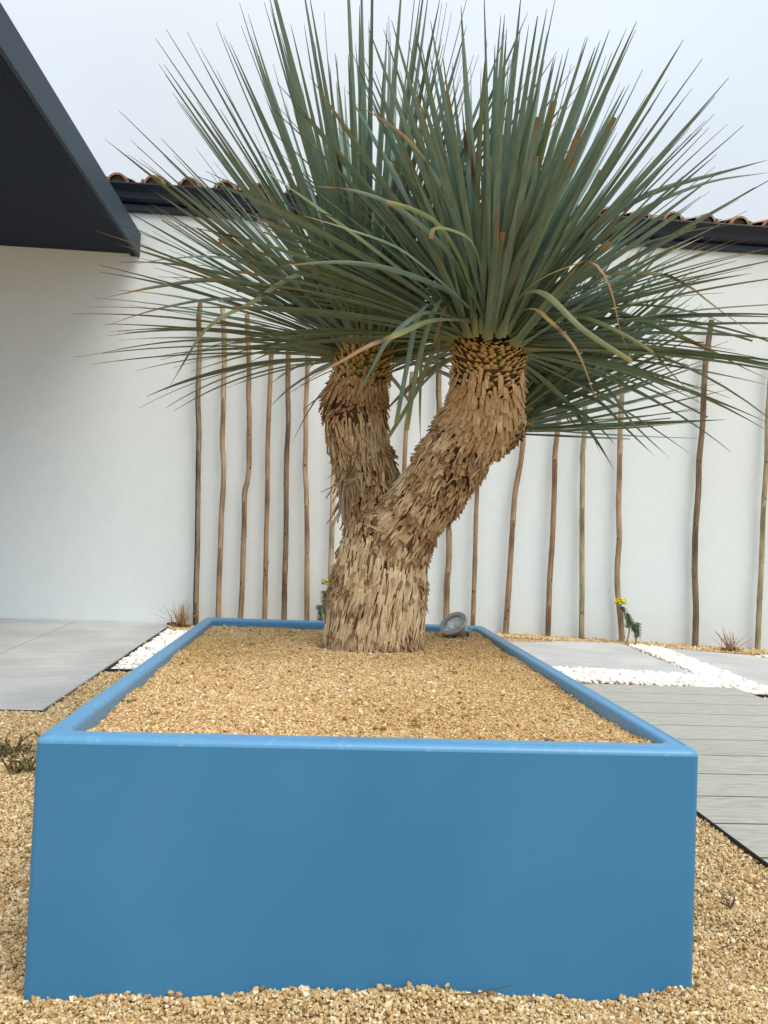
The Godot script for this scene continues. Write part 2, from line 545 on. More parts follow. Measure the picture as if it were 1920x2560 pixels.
func build_pebbles() -> void:
	rng.seed = 78
	var pm := grain_mesh(0.16, true, 0.8, 9)
	var places := []
	var colours := []
	pebble_area([Vector2(-1.043, -5.75), Vector2(-0.62, -5.73), Vector2(-0.62, -4.12), Vector2(-1.018, -4.12)], 2600, places, colours, -0.006)
	var o := scatter("white_pebbles", pm, M.pebble, places, colours)
	tag(o, "white pebble strip between the left terrace and the planter", "pebbles", "white pebble strips", "stuff")
	places = []; colours = []
	pebble_area([Vector2(0.7, -4.57), Vector2(2.19, -4.57), Vector2(2.28, -5.93), Vector2(2.50, -5.86), Vector2(2.405, -4.29), Vector2(3.4, -4.2), Vector2(3.4, -4.02), Vector2(2.17, -4.03), Vector2(2.15, -4.17), Vector2(0.7, -4.17)], 6000, places, colours, -0.004)
	o = scatter("white_pebbles", pm, M.pebble, places, colours)
	tag(o, "white pebble strips dividing the right slabs from the grey deck", "pebbles", "white pebble strips", "stuff")
	places = []; colours = []
	pebble_area([Vector2(3.2, -5.85), Vector2(4.0, -5.72), Vector2(4.0, -5.4), Vector2(3.3, -5.55)], 900, places, colours, -0.012)
	o = scatter("white_pebbles", pm, M.pebble, places, colours)
	tag(o, "small white pebble patch at right edge behind the right slab", "pebbles", "white pebble strips", "stuff")

# ------------------------------------------------------------------ paving, deck, edging
func slab_piece(parent: Node3D, q: Array, top: Array, thick: float) -> void:
	# q: four (x, z) corners in order round, top: their heights
	var mb := MB.new()
	var up := []
	var mid := Vector3.ZERO
	for i in 4:
		up.append(Vector3(q[i].x, top[i], q[i].y)); mid += up[i] * 0.25
	var inn := []
	for i in 4: inn.append(up[i] + (Vector3(mid.x, up[i].y, mid.z) - up[i]).normalized() * 0.003)
	mb.face(inn[0], inn[1], inn[2], inn[3], Vector3.UP, Color.WHITE)
	for i in 4:
		var k := (i + 1) % 4
		var out: Vector3 = ((up[i] + up[k]) * 0.5 - mid)
		var dn := Vector3(0, -0.003, 0)
		mb.face(inn[i], inn[k], up[k] + dn, up[i] + dn, out.normalized() + Vector3.UP, Color.WHITE)
		mb.face(up[i] + dn, up[k] + dn, up[k] + Vector3(0, -thick, 0), up[i] + Vector3(0, -thick, 0), out, Color.WHITE)
	obj("paving_slab", mb.commit(), M.slab, parent)

func build_paving() -> void:
	var t := base("terrace_pavement")
	tag(t, "", "", "", "structure")
	var g := 0.0035
	for r in [[-3.20, -4.598], [-4.602, -6.196]]:
		var edge0: float = -1.030 + (r[0] + 3.2) * 0.02
		var edge1: float = -1.030 + (r[1] + 3.2) * 0.02
		for k in 6:
			var xa0: float = edge0 if k == 0 else -1.69 - 0.9 * (k - 1) - g + (r[0] + 4.5) * 0.05
			var xa1: float = edge1 if k == 0 else -1.69 - 0.9 * (k - 1) - g + (r[1] + 4.5) * 0.05
			var xb0: float = -1.69 - 0.9 * k + g + (r[0] + 4.5) * 0.05
			var xb1: float = -1.69 - 0.9 * k + g + (r[1] + 4.5) * 0.05
			slab_piece(t, [Vector2(xb0, r[0]), Vector2(xa0, r[0]), Vector2(xa1, r[1]), Vector2(xb1, r[1])], [0, 0, 0, 0], 0.03)
	var jf := MB.new()
	jf.box(Vector3(-4.06, -0.0175, -4.7), Vector3(3.0, 0.0145, 1.49), Basis.IDENTITY, 0.001)
	obj("joint_filling", jf.commit(), M.edging, t)
	var s := base("garden_pavement")
	tag(s, "", "", "", "structure")
	slab_piece(s, [Vector2(0.74, -4.58), Vector2(2.155, -4.58), Vector2(2.225, -5.95), Vector2(0.74, -5.95)], [-0.008, -0.016, -0.016, -0.008], 0.03)
	slab_piece(s, [Vector2(2.395, -4.31), Vector2(3.75, -4.25), Vector2(3.12, -5.80), Vector2(2.516, -5.87)], [-0.030, -0.062, -0.056, -0.030], 0.03)
	# deck of boards laid across
	rng.seed = 90
	var d := base("deck_path")
	tag(d, "", "", "", "structure")
	var z := -4.145
	var k := 0
	while z < -0.3:
		var mb := MB.new()
		var w := 0.2265
		var tint := 1.0 + rng.randf_range(-0.05, 0.05)
		var x0 := 1.032
		var x1 := 2.165
		mb.box(Vector3((x0 + x1) * 0.5, -0.024, z + w * 0.5), Vector3((x1 - x0) * 0.5, 0.013, w * 0.5 - 0.0040), Basis.IDENTITY, 0.0012, Color(tint, tint, tint))
		for i in mb.v.size(): mb.u[i] = Vector2((mb.v[i].x + k * 0.37) * 0.4, (mb.v[i].z - z) * 1.1 + k * 0.291)
		obj("deck_board", mb.commit(), M.deck, d)
		z += 0.2285; k += 1
	var mbj := MB.new()
	mbj.box(Vector3(1.5985, -0.0330, -2.23), Vector3(0.564, 0.0208, 1.91), Basis.IDENTITY, 0.001)  # dark fill almost level with the boards, standing in for shade in narrow gaps
	obj("gap_shade_fill", mbj.commit(), M.edging, d)
	# metal edging strips
	for e in [[Vector3(1.026, 0, -4.15), Vector3(1.026, 0, -0.3), 0.001, "dark metal edging along left side of the grey deck"],
		[Vector3(2.175, 0, -4.016), Vector3(3.6, -0.06, -4.01), -0.018, "black metal edging in front of white pebbles beside the deck"],
		[Vector3(-1.035, 0, -4.115), Vector3(-0.62, 0, -4.115), 0.004, "short black metal edging at near end of left pebble strip"],
		[Vector3(-4.0, 0, -3.194), Vector3(-1.025, 0, -3.194), -0.004, "dark metal edging along the front of the left terrace"],
		[Vector3(-1.022, 0, -3.2), Vector3(-1.084, 0, -6.19), -0.004, "dark metal edging along right side of the left terrace"]]:
		var mb := MB.new()
		var a: Vector3 = e[0]
		var b: Vector3 = e[1]
		var dir := (b - a).normalized()
		mb.box((a + b) * 0.5 + Vector3(0, e[2] - 0.03, 0), Vector3((b - a).length() * 0.5, 0.03, 0.002), Basis(dir, Vector3.UP, dir.cross(Vector3.UP)), 0.0005)
		tag(obj("garden_edging", mb.commit(), M.edging), e[3], "edging", "metal garden edging strips")

# ------------------------------------------------------------------ planter
func round_rect(x0: float, x1: float, z0: float, z1: float, r: float) -> PackedVector3Array:
	var o := PackedVector3Array()
	var seg := 6
	for cidx in 4:
		var cx := x1 - r if cidx == 0 or cidx == 3 else x0 + r
		var cz := z0 - r if cidx < 2 else z1 + r
		for k in seg + 1:
			var an := PI * 0.5 * (cidx + float(k) / seg)
			o.append(Vector3(cx + cos(an) * r, 0, cz + sin(an) * r))
		# points along the straight run, so that long faces shade evenly
	return o

func build_planter() -> void:
	var t := base("planter")
	tag(t, "large rectangular satin blue planter filled with tan gravel", "planter")
	var outer := round_rect(PX0, PX1, PZ0, PZ1, 0.011)
	var inner := round_rect(PX0 + 0.036, PX1 - 0.034, PZ0 - 0.055, PZ1 + 0.052, 0.022)
	var prof := []   # [s from outer to inner, y]
	var shell := [[0.0, -0.12], [0.0, 0.1], [0.0, PTOP - 0.020], [0.0, PTOP - 0.011]]
	var r := 0.011
	for k in 7:
		var an := PI * 0.5 * k / 6.0
		prof.append([0.28 * (1.0 - cos(an)), PTOP - r + r * sin(an)])
	prof.append([0.34, PTOP]); prof.append([0.37, PTOP - 0.0012]); prof.append([0.42, PTOP - 0.0014]); prof.append([0.70, PTOP - 0.0014]); prof.append([0.76, PTOP - 0.0014])
	for k in range(1, 6):
		var an := PI * 0.5 * k / 5.0
		prof.append([0.76 + 0.24 * sin(an), PTOP - 0.0014 - 0.010 * (1.0 - cos(an))])
	prof.append([1.0, PTOP - 0.018]); prof.append([1.0, PTOP - 0.09])
	for which in [["shell", shell, M.planter], ["rim", prof, M.rim]]:
		var rows := []
		for q in which[1]:
			var row := PackedVector3Array()
			for j in outer.size():
				var p := outer[j].lerp(inner[j], q[0])
				p.y = q[1]
				row.append(p)
			rows.append(row)
		var mb := MB.new()
		mb.sheet(rows, true, Color.WHITE, [], false)
		if mb.n[0].dot(mb.v[0] - Vector3(0.1, mb.v[0].y, -2.2)) < 0.0 or (which[0] == "rim" and mb.n[8 * outer.size()].y < 0.0):
			mb = MB.new(); mb.sheet(rows, true, Color.WHITE, [], true)
		if which[0] == "shell":   # flat faces stay flat
			for i in mb.v.size(): mb.n[i] = Vector3(mb.n[i].x, 0, mb.n[i].z).normalized()
		obj(which[0], mb.commit(), which[2], t)

# ------------------------------------------------------------------ house wall, roof edge, canopy
func build_house() -> void:
	var h := base("house_wall", Vector3(0, 0, WALL_Z))
	h.position = Vector3.ZERO
	tag(h, "long white rendered wall with dark gutter and terracotta tiled roof edge", "wall")
	var mb := MB.new()
	mb.box(Vector3(0.5, 1.45, WALL_Z - 0.15), Vector3(8.0, 1.75, 0.15), Basis.IDENTITY, 0.004)
	obj("wall", mb.commit(), M.wall, h)
	# gutter: lower moulding and the moulded channel above it
	mb = MB.new()
	var z := WALL_Z
	mb.extrude_x([Vector2(z + 0.001, 3.050), Vector2(z + 0.030, 3.050), Vector2(z + 0.036, 3.056), Vector2(z + 0.036, 3.100), Vector2(z + 0.030, 3.108), Vector2(z + 0.001, 3.112)], -7.0, 8.0, Color.WHITE)
	obj("fascia_board", mb.commit(), M.gutter, h)
	mb = MB.new()
	mb.extrude_x([Vector2(z + 0.002, 3.113), Vector2(z + 0.052, 3.113), Vector2(z + 0.070, 3.118), Vector2(z + 0.082, 3.130), Vector2(z + 0.086, 3.150), Vector2(z + 0.092, 3.172), Vector2(z + 0.106, 3.190), Vector2(z + 0.118, 3.202), Vector2(z + 0.128, 3.210), Vector2(z + 0.134, 3.218), Vector2(z + 0.132, 3.228), Vector2(z + 0.122, 3.232), Vector2(z + 0.114, 3.228), Vector2(z + 0.110, 3.212), Vector2(z + 0.080, 3.180), Vector2(z + 0.070, 3.130), Vector2(z + 0.010, 3.126), Vector2(z + 0.002, 3.2)], -7.0, 8.0, Color.WHITE)
	obj("gutter", mb.commit(), M.gutter, h)
	# roof: a boarded slope and rows of half-round tiles
	var up := Vector3(0, 0.29, -0.957)
	var across := Vector3.RIGHT
	var nrm := Vector3(0, 0.957, 0.29)
	mb = MB.new()
	mb.box(Vector3(0.5, 3.20, WALL_Z + 0.02) + up * 2.5 - nrm * 0.02, Vector3(7.9, 0.02, 2.5), Basis(across, nrm, -up), 0.002)
	obj("roof_deck", mb.commit(), M.edging, h)
	rng.seed = 101
	var rest := MB.new()
	var tones := [lin(204, 140, 110), lin(214, 156, 124), lin(196, 130, 104), lin(216, 190, 164), lin(208, 148, 118), lin(222, 200, 176)]
	for row in 7:
		for k in 58:
			var x := -7.0 + k * 0.2645 + 0.083
			var near := row < 2 and x > -3.2 and x < 5.2
			for kind in 2:   # 0 the pan that lies hollow side up, 1 the cover over two pans
				var m := MB.new() if near else rest
				var col := vary(tones[rng.randi_range(0, 5)], 0.08)
				var o := Vector3(x + (0.132 if kind == 0 else 0.0) + rng.randf_range(-0.004, 0.004), 3.212, WALL_Z + 0.085 + rng.randf_range(-0.008, 0.004)) + up * row * 0.36 + nrm * (0.018 if kind == 1 else 0.0)
				var rows := []
				var inner := []
				var cen := []
				for s in 3:
					var r := lerpf(0.078, 0.066, s / 2.0) if kind == 1 else lerpf(0.066, 0.078, s / 2.0)
					var c := o + up * (0.45 * s / 2.0) + nrm * (0.0 if kind == 1 else 0.07)
					var ring := PackedVector3Array()
					var rin := PackedVector3Array()
					for j in 11:
						var an := PI * (0.04 + 0.92 * j / 10.0) * (1.0 if kind == 1 else -1.0)
						var d := across * cos(an) + nrm * sin(an)
						ring.append(c + d * r); rin.append(c + d * (r - 0.015))
					rows.append(ring); inner.append(rin); cen.append(c)
				m.sheet(rows, false, col, cen)
				var f0 := m.v.size()
				m.sheet(inner, false, col, cen)
				for i in range(f0, m.v.size()): m.n[i] = -m.n[i]
				for j in 10: m.face(rows[0][j], rows[0][j + 1], inner[0][j + 1], inner[0][j], -up, col.lerp(lin(215, 190, 165), 0.35))
				if kind == 1 and row == 0:   # mortar bedding a little way inside
					var mid := m.vert(o + up * 0.03, -up, lin(150, 122, 100))
					var ff := m.v.size()
					for j in 11: m.vert(inner[0][j] + up * (0.03 + rng.randf() * 0.01), -up, lin(150, 122, 100))
					for j in 10: m.tri(mid, ff + j, ff + j + 1)
				if near: obj("roof_tile", m.commit(), M.tile, h)
	var o := obj("roof_tiles_behind", rest.commit(), M.tile, h)
	o.set_meta("kind", "stuff")

func build_canopy() -> void:
	var t := base("canopy")
	tag(t, "flat anthracite porch canopy jutting out from the wall, top left", "canopy")
	var x1 := -1.455
	var za := WALL_Z + 0.002
	var zb := -2.9
	var zc := (za + zb) * 0.5
	var hz := (zb - za) * 0.5
	var mb := MB.new()
	mb.box(Vector3(x1 - 0.012, 2.808, zc), Vector3(0.012, 0.0885, hz), Basis.IDENTITY, 0.002)
	obj("fascia", mb.commit(), M.anthracite, t)
	mb = MB.new()
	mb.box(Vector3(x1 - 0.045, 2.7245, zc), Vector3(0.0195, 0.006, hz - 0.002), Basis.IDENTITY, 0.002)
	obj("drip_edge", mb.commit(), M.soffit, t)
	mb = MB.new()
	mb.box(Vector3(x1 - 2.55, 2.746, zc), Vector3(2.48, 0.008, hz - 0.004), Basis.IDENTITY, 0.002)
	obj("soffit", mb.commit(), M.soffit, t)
	mb = MB.new()
	mb.box(Vector3(x1 - 2.55, 2.872, zc), Vector3(2.52, 0.02, hz - 0.004), Basis.IDENTITY, 0.002)
	obj("roof_sheet", mb.commit(), M.anthracite, t)
	mb = MB.new()
	mb.box(Vector3(x1 - 2.55, 2.808, zb - 0.012), Vector3(2.52, 0.0880, 0.012), Basis.IDENTITY, 0.002)
	obj("fascia", mb.commit(), M.anthracite, t)

# ------------------------------------------------------------------ wooden poles
func build_poles() -> void:
	var list := [
		["weathered pole with a dark bark streak, farthest left of the row", 0, 0.0200, [Vector2(-0.982, 2.382), Vector2(-0.988, 2.259), Vector2(-0.974, 2.085), Vector2(-0.973, 1.934), Vector2(-0.970, 1.784), Vector2(-0.966, 1.645), Vector2(-0.950, 1.426), Vector2(-0.946, 1.276), Vector2(-0.941, 1.150), Vector2(-0.935, 0.966), Vector2(-0.928, 0.702), Vector2(-0.921, 0.530), Vector2(-0.915, 0.245), Vector2(-0.908, 0.011)]],
		["pale tan pole with a gentle S bend, beside the dark streaked pole", 1, 0.0194, [Vector2(-0.820, 2.374), Vector2(-0.803, 2.212), Vector2(-0.788, 1.956), Vector2(-0.785, 1.747), Vector2(-0.777, 1.585), Vector2(-0.778, 1.400), Vector2(-0.771, 1.296), Vector2(-0.759, 1.216), Vector2(-0.752, 1.020), Vector2(-0.758, 0.824), Vector2(-0.754, 0.548), Vector2(-0.752, 0.307), Vector2(-0.744, 0.010)]],
		["brown pole with a sharp kink at half height, third from the canopy side", 2, 0.0194, [Vector2(-0.636, 2.315), Vector2(-0.616, 2.071), Vector2(-0.604, 1.920), Vector2(-0.597, 1.699), Vector2(-0.586, 1.572), Vector2(-0.582, 1.409), Vector2(-0.572, 1.178), Vector2(-0.580, 1.062), Vector2(-0.595, 0.992), Vector2(-0.589, 0.738), Vector2(-0.586, 0.543), Vector2(-0.582, 0.313), Vector2(-0.585, 0.010)]],
		["straight brown pole with a snapped twig stub, right of the sharply kinked pole", 2, 0.0182, [Vector2(-0.443, 2.080), Vector2(-0.445, 2.034), Vector2(-0.443, 1.719), Vector2(-0.442, 1.497), Vector2(-0.440, 1.300), Vector2(-0.429, 1.011), Vector2(-0.423, 0.722), Vector2(-0.416, 0.434), Vector2(-0.407, 0.012)]],
		["darker pole with many black knots, left of trunk, fifth in the row", 3, 0.0200, [Vector2(-0.316, 2.099), Vector2(-0.318, 2.041), Vector2(-0.310, 1.772), Vector2(-0.295, 1.505), Vector2(-0.298, 1.307), Vector2(-0.295, 1.156), Vector2(-0.287, 0.959), Vector2(-0.279, 0.728), Vector2(-0.275, 0.566), Vector2(-0.273, 0.382), Vector2(-0.263, 0.012)]],
		["smooth brown pole nearest left of the yellow spurge by the trunk", 1, 0.0188, [Vector2(-0.175, 2.166), Vector2(-0.171, 1.850), Vector2(-0.171, 1.663), Vector2(-0.162, 1.430), Vector2(-0.157, 1.185), Vector2(-0.143, 1.046), Vector2(-0.124, 0.734), Vector2(-0.110, 0.388), Vector2(-0.094, 0.012)]],
		["pale bleached pole mostly hidden by left edge of the yucca trunk", 4, 0.0212, [Vector2(0.049, 1.674), Vector2(0.056, 1.265), Vector2(0.059, 0.974), Vector2(0.061, 0.741), Vector2(0.064, 0.510), Vector2(0.066, 0.336), Vector2(0.071, 0.013)]],
		["cream pole seen in the fork right of the left stem", 4, 0.0181, [Vector2(0.436, 2.034), Vector2(0.438, 1.822), Vector2(0.439, 1.579), Vector2(0.454, 1.128), Vector2(0.465, 0.528), Vector2(0.474, 0.005)]],
		["thin brown pole seen through the gap between the two stems", 2, 0.0181, [Vector2(0.615, 1.952), Vector2(0.606, 1.709), Vector2(0.591, 1.551), Vector2(0.585, 1.314), Vector2(0.586, 0.832), Vector2(0.612, 0.004)]],
		["tan pole that passes behind the right stem and behind the spotlight", 2, 0.0227, [Vector2(0.819, 2.299), Vector2(0.816, 2.210), Vector2(0.827, 1.760), Vector2(0.878, 1.449), Vector2(0.947, 0.648), Vector2(0.942, 0.395), Vector2(0.947, 0.005)]],
		["slim brown pole rising behind the planter corner, right of spotlight", 2, 0.0181, [Vector2(1.161, 1.585), Vector2(1.149, 1.219), Vector2(1.142, 0.919), Vector2(1.146, 0.553), Vector2(1.151, 0.002)]],
		["leaning brown pole, first one right of the blue planter", 2, 0.0217, [Vector2(1.506, 1.891), Vector2(1.498, 1.718), Vector2(1.485, 1.518), Vector2(1.472, 1.305), Vector2(1.440, 1.079), Vector2(1.424, 0.788), Vector2(1.415, 0.459), Vector2(1.407, 0.131), Vector2(1.404, 0.007)]],
		["reddish brown leaning pole, second one right of the blue planter", 5, 0.0210, [Vector2(1.758, 1.958), Vector2(1.756, 1.878), Vector2(1.750, 1.584), Vector2(1.738, 1.397), Vector2(1.739, 1.065), Vector2(1.734, 0.734), Vector2(1.727, 0.404), Vector2(1.729, -0.003)]],
		["olive grey pole with green algae at its foot", 6, 0.0197, [Vector2(1.943, 2.303), Vector2(1.951, 1.928), Vector2(1.961, 1.541), Vector2(1.951, 1.407), Vector2(1.952, 1.274), Vector2(1.956, 1.074), Vector2(1.965, 0.876), Vector2(1.971, 0.611), Vector2(1.976, 0.347), Vector2(1.987, -0.008)]],
		["tan pole with a crooked foot behind the yellow flower", 1, 0.0210, [Vector2(2.235, 2.320), Vector2(2.234, 2.280), Vector2(2.237, 2.091), Vector2(2.241, 1.822), Vector2(2.236, 1.554), Vector2(2.244, 1.287), Vector2(2.246, 1.020), Vector2(2.254, 0.754), Vector2(2.247, 0.555), Vector2(2.260, 0.357), Vector2(2.286, 0.159), Vector2(2.299, -0.019)]],
		["dark brown knotted pole with its cut top showing, wide apart from others", 3, 0.0223, [Vector2(2.936, 2.483), Vector2(2.924, 2.332), Vector2(2.901, 2.127), Vector2(2.888, 1.856), Vector2(2.888, 1.640), Vector2(2.874, 1.383), Vector2(2.871, 1.154), Vector2(2.858, 0.979), Vector2(2.857, 0.778), Vector2(2.864, 0.511), Vector2(2.875, 0.245), Vector2(2.876, -0.028)]],
		["pale olive pole at right edge of the picture beside dry grass", 6, 0.0197, [Vector2(3.437, 2.252), Vector2(3.415, 1.747), Vector2(3.410, 1.408), Vector2(3.399, 1.204), Vector2(3.397, 0.934), Vector2(3.395, 0.664), Vector2(3.382, 0.462), Vector2(3.379, 0.194), Vector2(3.382, -0.053)]],
	]
	var tones := [lin(156, 136, 112), lin(186, 162, 132), lin(168, 142, 112), lin(138, 116, 93), lin(216, 202, 176), lin(162, 134, 106), lin(178, 166, 134)]
	rng.seed = 200
	for k in list.size():
		var a: Array = list[k]
		var pts: Array = a[3]
		var cv := Curve3D.new()
		for i in pts.size():
			var p := Vector3(pts[i].x, pts[i].y, -6.13 + 0.010 * sin(i * 1.7 + k))
			var d: Vector2 = (pts[min(i + 1, pts.size() - 1)] - pts[max(i - 1, 0)]) * 0.16
			cv.add_point(p, Vector3(-d.x, -d.y, 0), Vector3(d.x, d.y, 0))
		var first: Vector2 = pts[0]
		var last: Vector2 = pts[pts.size() - 1]
		cv.add_point(Vector3(last.x + (last.x - pts[pts.size() - 2].x) * 0.2, ground_y(last.x, -6.1) - 0.08, -6.13))
		var n := 60
		var path := []
		var rad := []
		var cols := []
		var tone: Color = tones[a[1]]
		for i in n:
			var f := float(i) / (n - 1)
			var p := cv.sample_baked(f * cv.get_baked_length(), true)
			path.append(p)
			rad.append(a[2] * (0.90 + 0.16 * f) * (1.0 + 0.10 * nz.get_noise_2d(p.y * 26.0 + k * 31.0, k * 9.0)))
			var c := tone
			if k == 13 and f > 0.9: c = tone.lerp(lin(120, 120, 60), (f - 0.9) * 6.0)
			if a[1] == 1 or a[1] == 4: c = tone.lerp(tones[2], clampf(f * 1.3 - 0.5, 0, 0.8))
			cols.append(c)
		var foot: Vector3 = path[n - 1]
		var o := base("wooden_pole", Vector3(foot.x, 0, foot.z))
		tag(o, a[0], "pole", "bare wooden poles standing along the white wall")
		for i in n: path[i] -= o.position
		var mb := MB.new()
		mb.tube(path, rad, 14, tone, true, Vector2(1.0, 0.9), cols, 0.10, nz)
		for i in mb.u.size(): mb.u[i] += Vector2(0, k * 0.37)
		if k == 0:   # bark left along one side
			for i in mb.v.size():
				var q := clampf((-mb.n[i].x - 0.25 + 0.4 * nz.get_noise_1d(mb.v[i].y * 30.0)) * 3.0, 0.0, 1.0) * clampf((1.9 - mb.v[i].y) * 2.0, 0.0, 1.0)
				mb.c[i] = mb.c[i].lerp(lin(52, 50, 48), q * 0.9)
		obj("shaft", mb.commit(), M.pole, o)
		# knots where side twigs were cut
		var knots: int = [3, 2, 7, 6, 9, 5, 3, 1, 2, 3, 4, 3, 4, 4, 6, 10, 6][k]
		for q in knots:
			var i := rng.randi_range(3, n - 4)
			var an := rng.randf_range(-1.1, 1.1)
			var out := Vector3(sin(an), 0, cos(an))
			var m := MB.new()
			var bb := Basis(Vector3.UP.cross(out).normalized(), out, Vector3.UP * 1.0)
			var rr := rng.randf_range(0.0036, 0.0060)
			var kc := vary(lin(62, 48, 36), 0.25)
			m.lathe(path[i] + out * rad[i] * 0.93, bb.scaled_local(Vector3(0.8, 1.0, 1.5)), [Vector2(rr * 1.5, -0.002), Vector2(rr * 1.1, 0.0024), Vector2(rr * 0.7, 0.003), Vector2(rr * 0.5, 0.0012), Vector2(0.0, 0.001)], 9, kc)
			obj("knot", m.commit(), M.plant, o)
		if k == 3:
			var m := MB.new()
			m.tube([path[44], path[44] + Vector3(0.020, 0.01, 0.01), path[44] + Vector3(0.026, 0.05, 0.012)], [0.004, 0.003, 0.0012], 6, lin(140, 104, 74))
			obj("twig_stub", m.commit(), M.plant, o)

# ------------------------------------------------------------------ yucca
# one blade: closed cross-section, hollow above, keeled below
func blade(mb: MB, pts: Array, w: float, side: Vector3, col: Color, tip_col: Color, tip: float, blunt: bool, fold := 0.3, base_w := 1.55, edge := 1.0) -> void:
	var N := pts.size()
	var first := mb.v.size()
	var len_ := 0.0
	for i in N - 1: len_ += (pts[i + 1] - pts[i]).length()
	var s := side
	var cut := rng.randf_range(0.55, 0.8)
	for i in N:
		var t := float(i) / (N - 1)
		var tan_: Vector3 = (pts[min(i + 1, N - 1)] - pts[max(i - 1, 0)]).normalized()
		s = (s - tan_ * tan_.dot(s)).normalized()
		var nr := tan_.cross(s)
		var prof := 0.0
		if t < 0.10: prof = lerpf(base_w, 0.74, smoothstep(0.0, 0.10, t))
		elif t < 0.45: prof = lerpf(0.74, 1.0, smoothstep(0.10, 0.45, t))
		else: prof = lerpf(1.0, 0.05, pow((t - 0.45) / 0.55, 1.7))
		if blunt and t > 0.45: prof = lerpf(1.0, cut, (t - 0.45) / 0.55)
		if tip > 0.0 and not blunt and t > 1.0 - tip: prof *= lerpf(1.0, 0.40, (t - 1.0 + tip) / tip)
		var hw := w * 0.5 * prof
		var th := 0.0008 + 0.07 * hw + 0.004 * smoothstep(0.12, 0.0, t)
		var c := col
		if t < 0.07: c = col.lerp(lin(150, 150, 92), (0.07 - t) * 9.0)
		if tip > 0.0:
			var q := (t - 1.0 + tip) / maxf(tip, 0.001)
			if q > -0.25 and q < 0.0: c = col.lerp(lin(150, 140, 62), (q + 0.25) * 3.2)
			elif q >= 0.0 and q < 0.14: c = lin(78, 52, 34)
			elif q >= 0.0: c = tip_col
		elif t > 0.93: c = col.lerp(tip_col, (t - 0.93) * 12.0)
		var L: Vector3 = pts[i] - s * hw * cos(fold) + nr * hw * sin(fold)
		var R: Vector3 = pts[i] + s * hw * cos(fold) + nr * hw * sin(fold)
		var v := t * len_ * 2.2
		mb.vert(L, (nr + s * 0.3).normalized(), c, Vector2(0.02, v))
		mb.vert(pts[i], nr, c, Vector2(0.5, v))
		mb.vert(R, (nr - s * 0.3).normalized(), c, Vector2(0.98, v))
		mb.vert(L, (-nr - s * 0.5).normalized(), c, Vector2(0.02, v))
		mb.vert(pts[i] - nr * th, -nr, c, Vector2(0.5, v))
		mb.vert(R, (-nr + s * 0.5).normalized(), c, Vector2(0.98, v))
	for i in N - 1:
		var a := first + i * 6
		var b := a + 6
		mb.quad(a, a + 1, b + 1, b); mb.quad(a + 1, a + 2, b + 2, b + 1)
		mb.quad(a + 3, a + 4, b + 4, b + 3); mb.quad(a + 4, a + 5, b + 5, b + 4)
	var e := first + (N - 1) * 6
	mb.tri(e, e + 4, e + 2)

func smooth_path(pts: Array, n: int) -> Array:
	var cv := Curve3D.new()
	for i in pts.size():
		var d: Vector3 = (pts[min(i + 1, pts.size() - 1)] - pts[max(i - 1, 0)]) * 0.165
		cv.add_point(pts[i], -d, d)
	var o := []
	for i in n: o.append(cv.sample_baked(cv.get_baked_length() * i / (n - 1), true))
	return o

var blades := []   # every leaf of the yucca: [mesh builder, apparent size]

func add_leaf(pts: Array, w: float, side: Vector3, col: Color, tip_col: Color, tip: float, blunt: bool, keep := false) -> void:
	var mb := MB.new()
	blade(mb, pts, w, side, col, tip_col, tip, blunt, rng.randf_range(0.15, 0.42))
	var a: Vector3 = pts[1]
	var b: Vector3 = pts[pts.size() - 1]
	var eye := Vector3(0, 0.7, 0)
	var shows := ((a - eye).normalized() - (b - eye).normalized()).length() * w / (a - eye).length()
	blades.append([mb, 99.0 if keep else shows])

